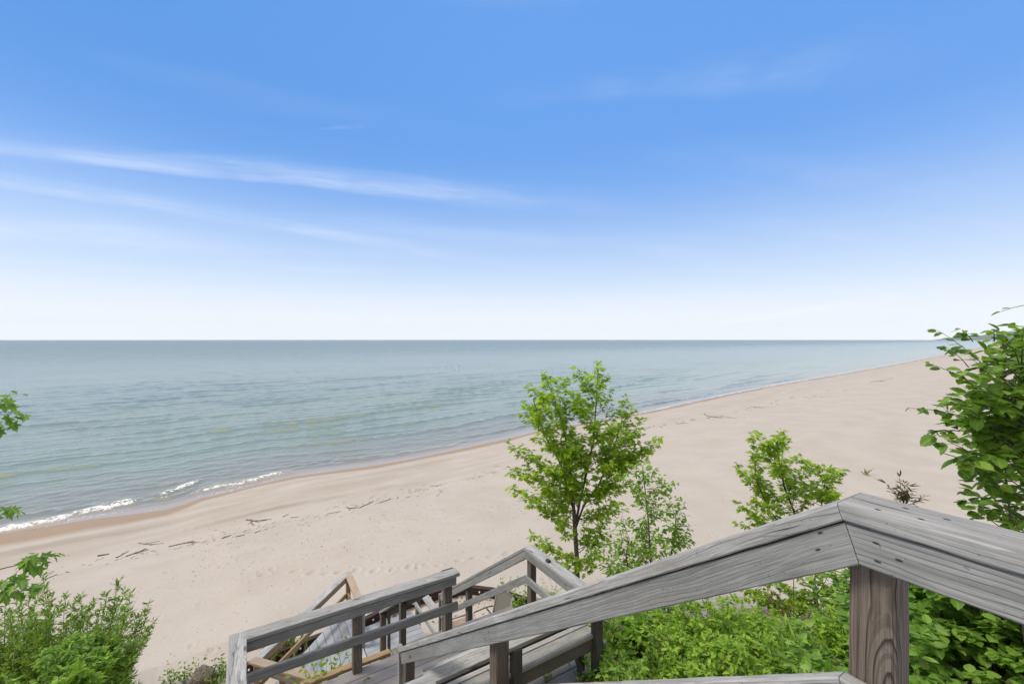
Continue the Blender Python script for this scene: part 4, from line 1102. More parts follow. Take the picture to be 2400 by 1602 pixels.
def small_maple():
    Z = 7.6; pl = Plant(31, 'maple_far', 0.085)
    g = lambda x, y: zmap(x, y, 0.2128, 1700, 980); k = lambda x, y: zmap(x, y, 0.199, 1700, 1290)
    b0 = P(1925, 1470, Z); base = at_ground(b0)
    st1 = [base, b0, P(1908, 1380, Z), P(1893, 1300, Z), P(1866, 1210, Z), P(1838, 1140, Z), P(1826, 1080, Z), P(1822, 1030, Z)]
    st2 = [P(1908, 1380, Z), P(1915, 1280, Z + .2), P(1925, 1190, Z + .2), P(1935, 1120, Z + .2)]
    st3 = [P(1893, 1300, Z), P(1840, 1240, Z - .3), P(1800, 1190, Z - .3), P(1770, 1120, Z - .3)]
    pl.tube(st1, 0.035, 0.008, 7); pl.tube(st2, 0.015, 0.006); pl.tube(st3, 0.015, 0.006)
    tips = [g(*q) for q in ((310, 225), (400, 210), (420, 310), (600, 195), (650, 250), (570, 260), (350, 450), (460, 430), (165, 575), (330, 600), (240, 640), (380, 800), (480, 760), (780, 465), (890, 505), (960, 560), (1070, 580), (1180, 580), (1265, 605), (1200, 680), (1120, 790), (1220, 860), (1100, 840), (370, 920), (470, 890), (160, 970), (260, 1020), (350, 1120), (190, 1190), (620, 480), (640, 640), (730, 720), (830, 640), (880, 760), (760, 850), (620, 900), (540, 960), (900, 900), (560, 560), (690, 560))]
    tips += [k(*q) for q in ((250, 470), (210, 545), (430, 590), (590, 700), (780, 520), (700, 650), (1200, 480), (1320, 420), (1150, 330), (900, 380), (620, 400), (480, 520), (1000, 560), (860, 640), (1300, 600), (720, 440))]
    tree_from_tips(pl, [st1, st2, st3], tips, Z, 0.42, 0.55, 0.085, (0.08, 0.19), 0.008, dict(droop=0.35, nodes=4, per=2, r0=0.002, flat=0.65), fill=12)
    pl.finish('maple_tree', base, 'small spreading maple whose top shows above the close railing left of its peak', 'tree', L_MAPLE, BARK_DARK)
small_maple()

def stemmy(seed, templ, size, base, shoots, lmat, label, name='shrub', cat='shrub', bark=STEM, dress=None, r=0.006, group=None):
    """shrub of many shoots: shoots = list of tip points"""
    pl = Plant(seed, templ, size); base = Vector(base)
    for tip in shoots:
        b = base + Vector((pl.r.gauss(0, 0.12), pl.r.gauss(0, 0.12), 0))
        mid = b.lerp(tip, 0.5) + Vector((0, 0, (tip - b).length * 0.08))
        pts = pl.limb(b, tip, r, r * 0.35, -0.05, 8, 0.04)
        pl.dress(pts, **(dress or {}))
    return pl.finish(name, base, label, cat, lmat, bark, group, 'stems', 'leaves')

def dome(seed, c, rx, ry, rz, n, low=-0.3):
    """tips spread through a dome: centre c, radii"""
    r = random.Random(seed); out = []
    for i in range(n):
        a = r.uniform(0, 2 * math.pi); z = r.uniform(low, 1.0); k = math.sqrt(max(0, 1 - max(0, z) ** 2)) * r.uniform(0.55, 1.05)
        out.append(Vector((c[0] + math.cos(a) * k * rx, c[1] + math.sin(a) * k * ry, c[2] + z * rz * r.uniform(0.85, 1.08))))
    return out

# tall hazel at the right edge
def hazel():
    Z = 2.55; pl = Plant(41, 'broad', 0.068)
    base = at_ground(P(2420, 1600, Z))
    tips = []
    r = pl.r
    def inside(px, py):
        # outline of the crown in the photo
        left = np.interp(py, [775, 800, 830, 860, 900, 950, 1000, 1050, 1090, 1170, 1230, 1300, 1420], [2350, 2330, 2295, 2262, 2245, 2215, 2205, 2222, 2250, 2295, 2310, 2340, 2345])
        return px > left
    n = 0
    while n < 200:
        px = r.uniform(2170, 2680); py = r.uniform(785, 1420)
        if not inside(px, py): continue
        if py > 1095 and r.random() < 0.93: continue
        tips.append(P(px, py, Z + r.uniform(-0.42, 0.5))); n += 1
    for q in ((2300, 1165), (2285, 1185), (2330, 1130), (2310, 1210), (2350, 1180), (2390, 1160), (2335, 1265), (2312, 1290), (2372, 1305), (2395, 1240), (2345, 1215), (2380, 1200)): tips.append(P(*q, Z + r.uniform(-.15, .15)))
    trunk = [base, P(2390, 1400, Z), P(2372, 1250, Z), P(2358, 1120, Z), P(2350, 1000, Z), P(2345, 880, Z + .05), P(2350, 800, Z + .1)]
    t2 = [base, P(2480, 1300, Z + .2), P(2500, 1050, Z + .2), P(2480, 820, Z + .2)]
    t3 = [base, P(2440, 1300, Z - .2), P(2420, 1100, Z - .25), P(2400, 900, Z - .25)]
    for s in (trunk, t2, t3): pl.tube(s, 0.007, 0.003, 6)
    for tip in tips:
        stem = min((trunk, t2, t3), key=lambda s: min((q - tip).length for q in s))
        hd = min(math.hypot(q.x - tip.x, q.y - tip.y) for q in stem)
        a = interp_poly(stem, max(stem[0].z + 0.3, tip.z - hd * 0.55 - 0.04))
        pts = pl.limb(a, tip, 0.004, 0.0016, -0.04, 6, 0.03, 4)
        pl.dress(pts, start=0.35, step=0.055, L=(0.05, 0.13), r0=0.0012, up=0.05, nodes=2, per=1, droop=0.32, flat=0.66, term=2, pet=0.25)
    # long leading shoots that stick out of the outline
    for (sx, sy, tx, ty) in ((2300, 850, 2196, 773), (2290, 900, 2170, 848), (2270, 980, 2135, 956), (2270, 860, 2210, 810), (2330, 800, 2330, 770), (2280, 800, 2255, 772), (2250, 1010, 2180, 1012)):
        pts = pl.limb(P(sx, sy, Z - .1), P(tx, ty, Z - .15), 0.003, 0.001, -0.03, 6, 0.02, 4)
        n_ = len(pts)
        for i, p in enumerate(pts[2:], 2):
            for _ in range(2): pl.leaf_at(p + Vector((0, 0, r.uniform(-.01, .01))), (pts[-1] - pts[-2]).normalized(), droop=0.3, flat=0.7, size=0.078 * (1 - 0.6 * i / n_), pet=0.2)
    # a bare budding twig arching in at the top
    tw = [P(2520, 790, Z), P(2460, 716, Z - .1), P(2420, 713, Z - .12), P(2395, 716, Z - .14), P(2370, 722, Z - .15), P(2346, 730, Z - .15)]
    pl.tube(tw, 0.003, 0.0012, 5)
    for q in tw[2:]:
        pl.leaf_at(q, Vector((-1, 0, 0.1)), droop=0.0, size=0.035, var=0.2, pet=0.1)
    pl.finish('hazel_bush', base, 'tall leafy hazel bush with big toothed leaves at the right edge, reaching above the horizon', 'bush', L_HAZEL, BARK_DARK, stem_name='stems', crown='leaves')
hazel()

# broad-leaved shrubs under the close railing, right of the brown post
def shrub_px(seed, templ, size, px, py, Z, rx, rz, n, lmat, label, dress, name='shrub', group=None, ry=None, low=-0.2, r=0.006):
    c = P(px, py, Z); base = at_ground(c)
    ry = ry or rx
    tips = dome(seed, (c.x, c.y, c.z), rx, ry, rz, n, low)
    return stemmy(seed, templ, size, base, tips, lmat, label, name, 'shrub', STEM, dress, r, group)
DB = dict(start=0.4, step=0.11, L=(0.08, 0.2), r0=0.0016, up=0.15, nodes=3, per=2, droop=0.2, flat=0.68, term=2, pet=0.25)
shrub_px(51, 'broad', 0.070, 2240, 1500, 3.1, 0.55, 0.52, 84, L_WITCH, 'lush broad leaved shrub below the railing just right of the brown post', DB)
shrub_px(52, 'broad', 0.072, 2440, 1530, 2.7, 0.55, 0.50, 80, L_WITCH, 'darker broad leaved shrub in the bottom right corner under the railing', DB)
shrub_px(53, 'broad', 0.068, 2120, 1445, 4.2, 0.6, 0.55, 66, L_WITCH, 'paler broad leaved shrub behind the brown post, farther down the slope', DB)
shrub_px(54, 'broad', 0.070, 2330, 1440, 4.0, 0.75, 0.45, 72, L_WITCH, 'broad leaved shrub seen under the level rail, behind the lush one', DB)
shrub_px(55, 'broad', 0.066, 2110, 1680, 2.5, 0.5, 0.42, 44, L_WITCH, 'low broad leaved shrub at the foot of the brown post', DB)
# small-leaved bright shrubs between the post and the bench
DS = dict(start=0.35, step=0.085, L=(0.07, 0.18), r0=0.0016, up=0.3, nodes=3, per=2, droop=0.15, flat=0.6, term=2, pet=0.2)
shrub_px(61, 'oval', 0.062, 1670, 1492, 5.0, 0.60, 0.42, 64, L_SHRUB, 'bright green small leaved shrub, highest of those under the sloping rail', DS)
shrub_px(62, 'oval', 0.062, 1550, 1585, 4.6, 0.55, 0.42, 64, L_SHRUB, 'yellow green small leaved shrub right of the bench', DS)
shrub_px(63, 'oval', 0.060, 1855, 1575, 4.4, 0.62, 0.40, 60, L_SHRUB, 'small leaved shrub left of the brown post', DS)
shrub_px(64, 'oval', 0.060, 1720, 1640, 3.9, 0.55, 0.36, 56, L_SHRUB, 'low yellow green shrub along the bottom rail', DS)
shrub_px(65, 'oval', 0.066, 1480, 1520, 5.6, 0.50, 0.50, 42, L_CHERRY, 'looser dark green shrub behind the bench post', DS)
shrub_px(66, 'oval', 0.060, 1940, 1560, 4.4, 0.36, 0.33, 44, L_SHRUB, 'small leaved shrub tucked behind the brown post', DS)
shrub_px(67, 'oval', 0.062, 1450, 1640, 4.2, 0.40, 0.36, 34, L_CHERRY, 'low leafy shrub at the foot of the bench post', DS)
shrub_px(68, 'oval', 0.066, 1800, 1565, 6.2, 0.75, 0.34, 40, L_CHERRY, 'dull green shrub on the slope under the small maple', DS)
shrub_px(69, 'oval', 0.066, 1545, 1440, 7.2, 0.7, 0.42, 44, L_CHERRY, 'dark leafy thicket shrub below the sloping rail at the sapling foot', DS)

shrub_px(161, 'oval', 0.060, 1985, 1530, 3.9, 0.30, 0.30, 40, L_SHRUB, 'small leaved shrub pressing against the lower half of the brown post', DS)
shrub_px(162, 'oval', 0.062, 1775, 1500, 5.6, 0.45, 0.26, 40, L_CHERRY, 'mid green shrub in the dip between the two bright shrubs', DS)
DL = dict(start=0.4, step=0.10, L=(0.08, 0.2), r0=0.0016, up=0.5, nodes=4, per=2, droop=-0.1, flat=0.4, term=2, pet=0.15)
shrub_px(151, 'lance', 0.10, 1850, 1565, 4.0, 0.30, 0.30, 16, L_WITCH, 'narrow leaved plant standing out among the shrubs left of the brown post', DL)
shrub_px(152, 'broad', 0.085, 1945, 1400, 4.7, 0.14, 0.26, 7, L_WITCH, 'sparse plant with a few large round leaves just left of the brown post', dict(start=0.5, step=0.2, L=(0.08, 0.16), r0=0.0016, up=0.3, nodes=2, per=1, droop=0.35, flat=0.6, term=1, pet=0.3))
shrub_px(153, 'broad', 0.10, 1480, 1505, 5.0, 0.15, 0.20, 5, L_WITCH, 'single plant with big pointed leaves beside the bench post', DL)

# reddish sprig behind the close rail and a shoot with a red tip
def sprig(seed, base_px, tips, Z, lmat, label, size=0.05, templ='lance', name='sprig', per=2):
    pl = Plant(seed, templ, size); base = at_ground(P(*base_px, Z))
    j = P(*base_px, Z); pl.tube([base, j], 0.006, 0.005)
    for (x, y) in tips:
        pts = pl.limb(j, P(x, y, Z + pl.r.uniform(-.1, .1)), 0.004, 0.0015, 0.05, 6, 0.03, 4)
        for i, p in enumerate(pts[2:]):
            for _ in range(per): pl.leaf_at(p, (pts[-1] - pts[-2]).normalized(), droop=0.05, flat=0.5, pet=0.15)
    return pl.finish(name, base, label, 'plant', lmat, STEM, None, 'stems', 'leaves')
sprig(71, (2118, 1185), [(2108, 1118), (2078, 1134), (2130, 1140), (2168, 1163), (2098, 1150), (2140, 1155), (2120, 1130), (2112, 1145), (2135, 1165)], 4.0, L_RED, 'reddish leaved sprig sticking up behind the close level rail', 0.07, per=3)
sprig(72, (1905, 1480), [(1782, 1372), (1795, 1380), (1800, 1368), (1776, 1384)], 4.6, L_RED, 'bent brown shoot with a reddish leaf tip under the sloping rail', 0.06, 'oval')
sprig(73, (1860, 1200), [(1855, 1160), (1870, 1165), (1845, 1168), (1912, 1165), (1880, 1172)], 6.4, L_RED, 'small reddish tip peeping over the sloping rail by the small maple', 0.06, 'lance')

# willow thicket in the left corner
def willow():
    g = lambda x, y: zmap(x, y, 0.2053, 0, 1280)
    Z = 7.2; r = random.Random(81)
    tips = [(500, 415), (590, 615), (745, 625), (935, 615), (1050, 695), (1335, 445), (1400, 570), (1215, 605), (1480, 605), (1690, 720), (1640, 780), (1735, 915), (1650, 1000), (1640, 1095), (1590, 1150), (1500, 1290), (1400, 1420), (205, 715), (60, 620), (430, 560), (330, 640), (660, 720), (850, 660), (1000, 780), (1130, 760), (1250, 800), (1350, 860), (1480, 860), (1560, 850), (120, 800), (520, 720), (880, 780), (1430, 760), (1300, 690)]
    for _ in range(150):
        x = r.uniform(-150, 1520); top = np.interp(x, [-150, 0, 300, 600, 900, 1150, 1400, 1520], [700, 800, 800, 830, 850, 900, 1020, 1150])
        tips.append((x, r.uniform(top, 1650)))
    pts = [P(*g(x, y), Z + r.uniform(-0.7, 0.7)) for x, y in tips]
    pl = Plant(82, 'lance', 0.085)
    bx = [at_ground(P(20, 1640, Z)), at_ground(P(110, 1640, Z - .2)), at_ground(P(190, 1640, Z)), at_ground(P(230, 1640, Z + .2))]
    for p in pts:
        b = min(bx, key=lambda q: abs(q.x + 0.45 - p.x + r.gauss(0, .3))) + Vector((r.gauss(0, .12), r.gauss(0, .12), 0))
        q = pl.limb(b, p, 0.008, 0.0025, 0.06, 9, 0.03, 4)
        pl.dress(q, start=0.3, step=0.08, L=(0.10, 0.24), r0=0.002, up=0.6, nodes=5, per=2, droop=-0.25, flat=0.3, term=2, pet=0.1)
    base = bx[1]
    for (a, b) in (((1400, 900), (1560, 490)), ((1450, 800), (1580, 570)), ((1330, 830), (1500, 620))):
        pl.limb(P(*g(*a), Z), P(*g(*b), Z), 0.003, 0.001, 0.02, 5, 0.02, 4)
    pl.finish('willow_bush', base, 'feathery willow thicket filling the bottom left corner', 'bush', L_WILLOW, STEM, None, 'stems', 'leaves')
willow()
shrub_px(83, 'oval', 0.085, 165, 1580, 6.2, 0.72, 0.38, 46, L_WITCH, 'glossy bright green shrub in front of the willow thicket', DS)
shrub_px(84, 'maple', 0.11, 185, 1625, 4.6, 0.22, 0.18, 12, L_SHRUB, 'pale maple seedling top at the bottom edge in front of the willow', DS)

def left_maple():
    Z = 3.6; pl = Plant(91, 'maple', 0.135)
    base = at_ground(P(-260, 1500, Z)); top = P(-230, 760, Z)
    trunk = [base, P(-250, 1300, Z), P(-238, 1050, Z), top]
    pl.tube(trunk, 0.06, 0.02, 8)
    def br(a, b, leaves, dz=0.0):
        pts = pl.limb(P(*a, Z), P(*b, Z + dz), 0.012, 0.002, -0.03, 8, 0.02, 5)
        for (x, y, sc, dx, dy) in leaves:
            p = P(x, y, Z + dz + pl.r.uniform(-.08, .08)); d = Vector((dx, pl.r.gauss(0, .35), -dy)).normalized()
            q = min(pts, key=lambda k: (k - p).length); pl.tube([q, q.lerp(p, 0.5) + Vector((0, 0, .01)), p], 0.0015, 0.001, 4)
            up = Vector((pl.r.gauss(0, .2), pl.r.gauss(0, .2) - 0.15, 1)); up = (up - d * up.dot(d)).normalized()
            pl.leaf(p, d, up, 0.10 * sc, pl.r.uniform(0.0, 0.35))
            for _k in range(2):
                d2 = (d + Vector((pl.r.gauss(0, .55), pl.r.gauss(0, .55), pl.r.gauss(0, .25) - 0.15))).normalized(); p2 = p + Vector((pl.r.gauss(0, .035), pl.r.gauss(0, .05), pl.r.gauss(0, .022)))
                u2 = Vector((pl.r.gauss(0, .25), pl.r.gauss(0, .25), 1)); u2 = (u2 - d2 * u2.dot(d2)).normalized()
                pl.leaf(p2, d2, u2, 0.088 * sc * pl.r.uniform(.7, 1.1), pl.r.uniform(0.0, 0.4))
    br((-235, 1000), (28, 965), [(5, 925, .8, .9, .1), (22, 922, .6, .9, .2), (0, 945, 1, .5, .5), (22, 950, .9, .9, .35), (35, 968, .9, .9, .2), (10, 975, 1.1, .4, .8), (28, 990, .9, .6, .6), (-10, 1000, 1.1, .3, .9), (5, 1005, .9, .3, 1), (-30, 960, 1.2, .3, .5)])
    br((-240, 1150), (25, 1195), [(0, 1193, 1.0, .9, .15), (25, 1190, .9, .9, .2), (8, 1200, 1, .6, .6), (-20, 1205, 1.1, .5, .7), (30, 1198, .6, .8, .3)], 0.1)
    br((-245, 1420), (110, 1310), [(95, 1302, .9, .95, -.05), (75, 1300, 1.0, .5, .35), (118, 1300, .8, .9, .3), (70, 1322, 1.1, .7, .5), (55, 1318, .9, -.6, .5), (90, 1325, .9, .6, .6), (100, 1312, .8, .8, .5)], -0.1)
    br((-245, 1440), (45, 1362), [(25, 1358, 1.1, .9, .1), (5, 1360, 1.1, .6, .3), (40, 1360, 1, .9, .3), (-20, 1368, 1.2, .5, .5), (15, 1370, 1, .5, .7), (50, 1362, .8, .9, .45)], 0.0)
    br((-245, 1460), (85, 1378), [(30, 1385, 1, .8, .3), (55, 1382, 1, .9, .15), (80, 1375, .9, .9, -.2), (10, 1392, 1.0, .6, .5), (70, 1385, .7, .7, .5), (45, 1392, .8, .4, .7), (-10, 1392, 1.0, .5, .5)], 0.1)
    for _ in range(26):
        a = interp_poly(trunk, trunk[0].z + pl.r.uniform(1.2, 3.4)); t_ = a + Vector((-pl.r.uniform(0.1, 0.9), pl.r.uniform(-0.6, 0.8), pl.r.uniform(0.1, 0.5)))
        pts = pl.limb(a, t_, 0.008, 0.002, 0.05, 6, 0.03, 4); pl.dress(pts, start=0.4, step=0.2, L=(0.1, 0.25), r0=0.002, nodes=2, per=1, droop=0.35, term=2)
    pl.finish('maple_tree', base, 'maple reaching in from the left edge with large lobed leaves on thin branches', 'tree', L_WITCH, BARK)
left_maple()

def ground_cover():
    r = random.Random(77); pl = Plant(77, 'oval', 0.07)
    for _ in range(5200):
        u = r.uniform(3.4, 9.5); v = r.uniform(-1.5, 7.5)
        p = W(u, v, 0); 
        if vnoise(np.array(p.x * 1.1), np.array(p.y * 1.1), 12) < 0.28: continue
        p.z = float(ground(p.x, p.y)) + abs(r.gauss(0, 0.10)) + 0.01
        d = Vector((r.gauss(0, 1), r.gauss(0, 1), r.uniform(-0.2, 0.8))).normalized(); up = Vector((r.gauss(0, .4), r.gauss(0, .4), 1)); up = (up - d * up.dot(d)).normalized()
        pl.leaf(p, d, up, r.uniform(0.04, 0.10), r.random() ** 1.5 * 0.8)
    o = pl.finish('ground_cover', W(5, 2, 5), 'low leafy ground cover over the bank under the shrubs', 'ground cover', L_CHERRY, STEM, None, 'stems', 'leaves')
    o['kind'] = 'stuff'
    for c in o.children: c['kind'] = 'stuff'
ground_cover()

# small plants on the sand, the deck and the patio
def tuft(seed, p, n, size, label, lmat=L_GRASS, templ='blade', spread=0.06, name='grass_tuft', lean=0.5, cat='plant', up=1.0):
    pl = Plant(seed, templ, size)
    for _ in range(n):
        d = Vector((pl.r.gauss(0, lean), pl.r.gauss(0, lean), up)).normalized()
        side = Vector((pl.r.gauss(0, 1), pl.r.gauss(0, 1), 0)); u_ = (side - d * side.dot(d)).normalized()
        q = p + Vector((pl.r.gauss(0, spread), pl.r.gauss(0, spread), 0.0))
        pl.leaf(q, d, u_, size * pl.r.uniform(0.6, 1.2), pl.r.random())
    return pl.finish(name, p, label, cat, lmat, STEM, None, 'stems', 'blades')
def weed(seed, p, h, n, size, label, lmat=L_SHRUB, templ='oval', name='weed', spread=0.5, cat='plant'):
    pl = Plant(seed, templ, size)
    for _ in range(n):
        tip = p + Vector((pl.r.gauss(0, spread * h), pl.r.gauss(0, spread * h), h * pl.r.uniform(0.6, 1.05)))
        pts = pl.limb(p, tip, 0.003, 0.001, 0.04, 5, 0.03, 4)
        for q in pts[1:]:
            for _ in range(2): pl.leaf_at(q, (tip - p).normalized(), droop=-0.1, flat=0.5, pet=0.2)
    return pl.finish(name, p, label, cat, lmat, STEM, None, 'stems', 'leaves')

gp = hit(2030, 1113); tuft(101, gp, 14, 0.45, 'lone dry grass tuft on the open sand', spread=0.05)
weed(102, W(0.66, 4.84, D1 + 0.30), 0.40, 22, 0.055, 'light green weed growing up beside the new tan plank', L_SHRUB)
weed(103, W(2.55, 3.52, D1), 0.10, 4, 0.03, 'tiny green weed between the deck boards under the bench', L_SHRUB)
weed(104, W(2.86, 3.32, D1), 0.12, 5, 0.035, 'small weed by the bench leg at the edge of the deck', L_SHRUB)
for i, (px, py, h, lab) in enumerate(((1178, 1398, 0.45, 'thin leafy weed on the patio behind the stair rail'), (1222, 1420, 0.55, 'bushy weed on the patio right of the sling chair'), (1204, 1428, 0.4, 'low weed on the patio next to the sling chair'), (1292, 1398, 0.5, 'small plant showing between the stair rails by the maple trunk'), (877, 1445, 0.15, 'tiny sprout on the sand beside the platform rail'))):
    p = hit(px, py, 7.5); weed(110 + i, p, h, 12 if h > .2 else 4, 0.06, lab, L_CHERRY)
def ground_px(px, py): return hit(px, py, 6.0)
for i, (px, py, h, n, lab) in enumerate(((432, 1600, 0.35, 12, 'weed left of the old stump'), (520, 1582, 0.32, 14, 'weed right of the old stump by the railing corner'), (400, 1612, 0.25, 8, 'low weed on the sand near the willow'), (545, 1600, 0.3, 12, 'weed hugging the railing corner'), (500, 1606, 0.25, 9, 'weed in front of the old stump'))):
    weed(120 + i, ground_px(px, py), h, n, 0.06, lab, L_WILLOW)
for i, (px, py, n) in enumerate(((655, 1545, 40), (688, 1535, 50), (668, 1520, 26))):
    tuft(130 + i, ground_px(px, py) , n, 0.36, ('green grass clump below the tan railing', 'taller grass clump against the slanting platform edge', 'dry grass clump behind the brown edging')[i], spread=0.17, lean=0.35)

# old stump by the railing corner
def stump():
    p = ground_px(478, 1600); n = 22; V = []; Fc = []; r = random.Random(6)
    rows = [(-0.1, 1.15), (0.05, 1.05), (0.14, 0.95), (0.20, 0.80), (0.23, 0.55), (0.235, 0.25)]
    for (z, k) in rows:
        for i in range(n):
            a = 2 * math.pi * i / n; q = k * 0.23 * (1 + 0.14 * math.sin(a * 3 + 1) + 0.08 * math.sin(a * 7) + r.uniform(-.04, .04))
            V.append((math.cos(a) * q, math.sin(a) * q * 0.8, z + 0.05 * math.cos(a - 2.2) * k + r.uniform(-.012, .012)))
    for j in range(len(rows) - 1):
        for i in range(n): Fc.append((j * n + i, j * n + (i + 1) % n, (j + 1) * n + (i + 1) % n, (j + 1) * n + i))
    Fc.append(tuple((len(rows) - 1) * n + i for i in range(n)))
    me = bpy.data.meshes.new('stump'); me.from_pydata(V, [], Fc); me.materials.append(BARK)
    o = attach(bpy.data.objects.new('stump', me), None, Matrix.Translation(p))
    tag(o, 'old weathered stump half buried in the sand left of the railing corner', 'stump')
    v, f = tube_np([Vector((0.14, 0, 0.18)), Vector((0.2, 0.0, 0.26)), Vector((0.22, 0.02, 0.34))], 0.02, 0.006, 6)
    me = bpy.data.meshes.new('snag'); me.from_pydata([tuple(q) for q in v], [], f); me.materials.append(BARK)
    attach(bpy.data.objects.new('snag', me), o, Matrix.Translation(p))
stump()

# ------------------------------------------------------------------ driftwood and wrack
def stick(px0, py0, px1, py1, r, label, group=None, bend=0.08, forks=0, cat='driftwood', name='driftwood'):
    if name == 'driftwood': r = r * (0.58 if py0 > 1030 else 0.36); forks = forks + (1 if forks else 0)
    a = hit(px0, py0, 9); b = hit(px1, py1, 9); rg = random.Random(int(px0 * 7 + py0))
    c = (a + b) / 2; L = (b - a).length
    V = []; Fq = []
    def add(p0, p1, r0, r1, n=6):
        pts = []
        nrm = Vector((-(p1 - p0).y, (p1 - p0).x, 0)) * rg.uniform(-bend, bend) * 1.5
        for i in range(n + 1):
            f = i / n; q = p0.lerp(p1, f) + nrm * 4 * f * (1 - f) * 0.5
            q.z = float(ground(q.x, q.y)) + r0 * 0.55 + rg.uniform(-.2, .2) * r0; pts.append(q)
        v, f = tube_np(pts, r0, r1, 6); bb = len(V); V.extend(v); Fq.extend(tuple(k + bb for k in x) for x in f)
        Fq.append(tuple(bb + k for k in range(5, -1, -1))); Fq.append(tuple(bb + len(v) - 6 + k for k in range(6)))
        return pts
    pts = add(a, b, r, r * 0.5)
    for k in range(forks):
        q = pts[2 + k % 4]; e = q + (b - a) * rg.uniform(0.25, 0.5) + Vector((-(b - a).y, (b - a).x, 0)) * rg.uniform(-0.45, 0.45)
        add(q, e, r * 0.6, r * 0.3, 4)
    me = bpy.data.meshes.new(name); me.from_pydata([tuple(q - c) for q in V], [], Fq); me.materials.append(M_DRIFT)
    for p_ in me.polygons: p_.use_smooth = True
    o = attach(bpy.data.objects.new(name, me), None, Matrix.Translation(c))
    return tag(o, label, cat, group)
G = 'driftwood along the wrack line'
stick(103, 1358, 134, 1346, 0.035, 'straight dark stick lying alone nearest the left maple branch', G, 0.01)
stick(229, 1303, 256, 1298, 0.07, 'short stubby driftwood log lying on its own', G, 0.03)
stick(273, 1307, 301, 1291, 0.04, 'slanted driftwood pole left of the long wrack branch', G, 0.03, 1)
stick(295, 1304, 345, 1286, 0.05, 'long driftwood branch at the left end of the wrack line', G, 0.06, 2)
stick(325, 1272, 366, 1275, 0.04, 'forked branch above the wrack line toward the water', G, 0.12, 3)
stick(395, 1281, 454, 1268, 0.05, 'dark driftwood branch second from the left in the wrack line', G, 0.10, 3)
stick(577, 1218, 618, 1220, 0.06, 'thick forked branch in the middle of the beach by the damp streak', G, 0.10, 3)
stick(588, 1216, 596, 1231, 0.04, 'short crossing branch leaning on the forked one', G, 0.06, 1)
stick(520, 1262, 541, 1254, 0.045, 'dark stick pair below the forked branch, left one', G, 0.05, 2)
stick(552, 1258, 574, 1252, 0.035, 'bent twig below the forked branch', G, 0.18, 1)
stick(597, 1249, 612, 1243, 0.035, 'small dark root piece below the wrack line', G, 0.15, 2)
stick(766, 1204, 798, 1198, 0.035, 'arched driftwood twig between the forked branch and the root', G, 0.22, 1)
stick(812, 1189, 828, 1192, 0.05, 'dark gnarled root in the wrack line', G, 0.15, 3)
stick(842, 1190, 876, 1174, 0.045, 'slanting driftwood branch right of the gnarled root', G, 0.06, 2)
stick(890, 1178, 916, 1167, 0.035, 'thin driftwood branch farther along the wrack line', G, 0.08, 1)
stick(1008, 1138, 1034, 1136, 0.035, 'arched twig near the right end of the wrack line by the maple', G, 0.2, 1)
stick(681, 1213, 699, 1211, 0.035, 'short dark stick beside the forked branch', G, 0.05)
stick(663, 1211, 676, 1205, 0.035, 'short slanted stick above the short dark one', G, 0.05)
stick(1650, 969, 1692, 980, 0.10, 'crooked branch on the far beach right of the maple crown', G, 0.12, 2)
stick(1760, 952, 1790, 957, 0.08, 'dark branch on the far beach beyond the crooked one', G, 0.12, 2)
stick(1585, 993, 1605, 990, 0.07, 'short branch on the beach beside the maple crown', G, 0.1, 1)
stick(2040, 895, 2068, 893, 0.14, 'far pile of sticks near the bend of the shore', G, 0.1, 3)
rs = random.Random(17)
seg = [(40, 1345), (150, 1335), (300, 1300), (440, 1276), (540, 1250), (620, 1235), (700, 1222), (800, 1196), (870, 1178), (960, 1155), (1040, 1138), (1120, 1115), (1180, 1092)]
seg2 = [(1500, 1008), (1590, 990), (1680, 975), (1760, 958), (1850, 935), (1950, 915), (2050, 897), (2110, 880)]
GT = 'small twigs scattered along the wrack line'
def scatter(sg, n, sy, k):
    for _ in range(n):
        i = rs.randrange(len(sg) - 1); f = rs.random()
        x = sg[i][0] + (sg[i + 1][0] - sg[i][0]) * f + rs.gauss(0, 8); y = sg[i][1] + (sg[i + 1][1] - sg[i][1]) * f + rs.gauss(0, sy) + rs.choice((0, 0, 5))
        l = rs.uniform(3, 12) * k
        stick(x, y, x + l, y - l * rs.uniform(-0.05, 0.75), rs.uniform(0.006, 0.012) * (1 if k > .8 else 2.4), 'small dark twig among many on the wrack line', GT, 0.15, rs.choice((0, 0, 1)), 'twig', 'twig')
scatter(seg, 170, 6, 0.95); scatter(seg2, 46, 2.0, 0.7)

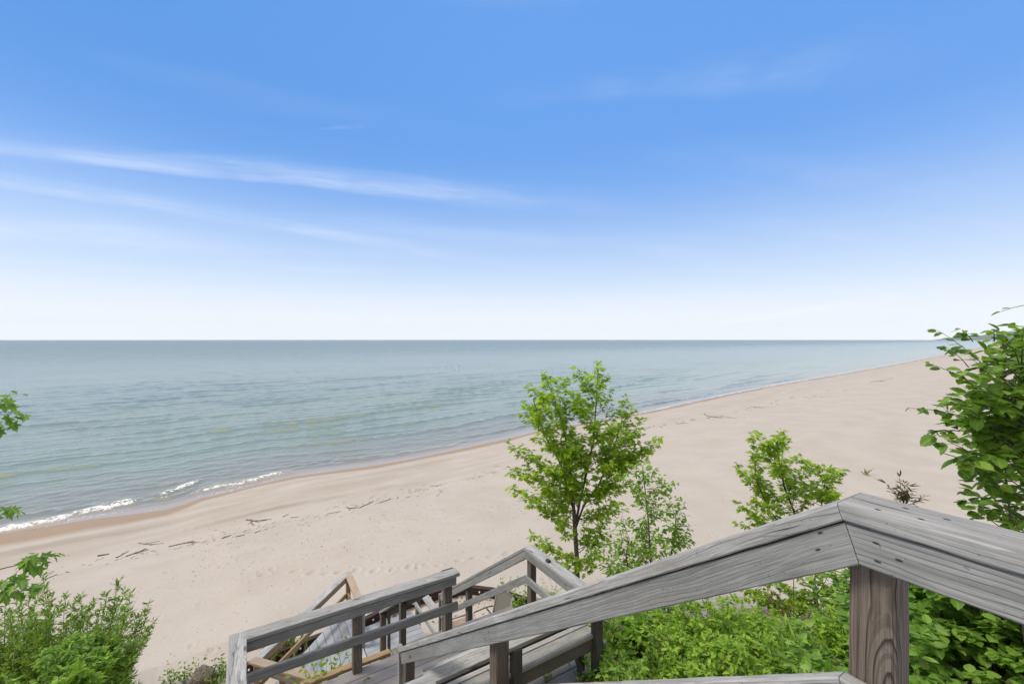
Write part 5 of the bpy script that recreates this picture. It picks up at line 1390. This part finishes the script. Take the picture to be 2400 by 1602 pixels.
def pebbles():
    """dark flecks of shell, bark and stone over the dry sand"""
    r = random.Random(23); V = []; Fc = []
    base = np.array([(1, 0, 0), (-1, 0, 0), (0, 1, 0), (0, -1, 0), (0, 0, 1), (0, 0, -1)], float)
    fc = [(0, 2, 4), (2, 1, 4), (1, 3, 4), (3, 0, 4), (2, 0, 5), (1, 2, 5), (3, 1, 5), (0, 3, 5)]
    for k in range(1700):
        if k < 900: x = r.uniform(450, 1300); y = 1285 - (x - 450) * 0.13 + r.gauss(0, 38)
        else: x = r.uniform(0, 2250); y = r.uniform(1040, 1560)
        p = hit(x, y, 9)
        if p.y > 60: continue
        s = r.uniform(0.004, 0.013) * (1 + p.y / 60) * r.choice((1, 1, 1, 1.5)); a = r.uniform(0, 6.28); e = r.uniform(1, 2.4)
        b = len(V)
        for q in base:
            X = q[0] * s * e; Y = q[1] * s
            V.append((p.x + X * math.cos(a) - Y * math.sin(a), p.y + X * math.sin(a) + Y * math.cos(a), p.z + q[2] * s * 0.6 + s * 0.2))
        Fc += [tuple(b + i for i in f) for f in fc]
    me = bpy.data.meshes.new('beach_debris'); me.from_pydata(V, [], Fc)
    me.materials.append(plain('dark_debris', (0.17, 0.135, 0.105), 0.9))
    o = bpy.data.objects.new('beach_debris', me); col.objects.link(o)
    tag(o, 'dark flecks of bark and pebble strewn over the dry sand', 'debris', None, 'stuff')
pebbles()

def patio_litter():
    r = random.Random(29); pl = Plant(29, 'oval', 0.05)
    for _ in range(260):
        p = hit(r.uniform(1000, 1260), r.uniform(1395, 1470), 8.0)
        d = Vector((r.gauss(0, 1), r.gauss(0, 1), 0)).normalized()
        pl.leaf(p + Vector((0, 0, 0.012)), d, Vector((r.gauss(0, .25), r.gauss(0, .25), 1)).normalized(), r.uniform(0.025, 0.06), r.uniform(0, 0.45))
    o = pl.finish('leaf_litter', hit(1130, 1430, 8.0), 'dead brown leaves littering the sand of the patio', 'litter', L_RED, STEM, None, 'stems', 'leaves')
    o['kind'] = 'stuff'
    for c in o.children: c['kind'] = 'stuff'
patio_litter()
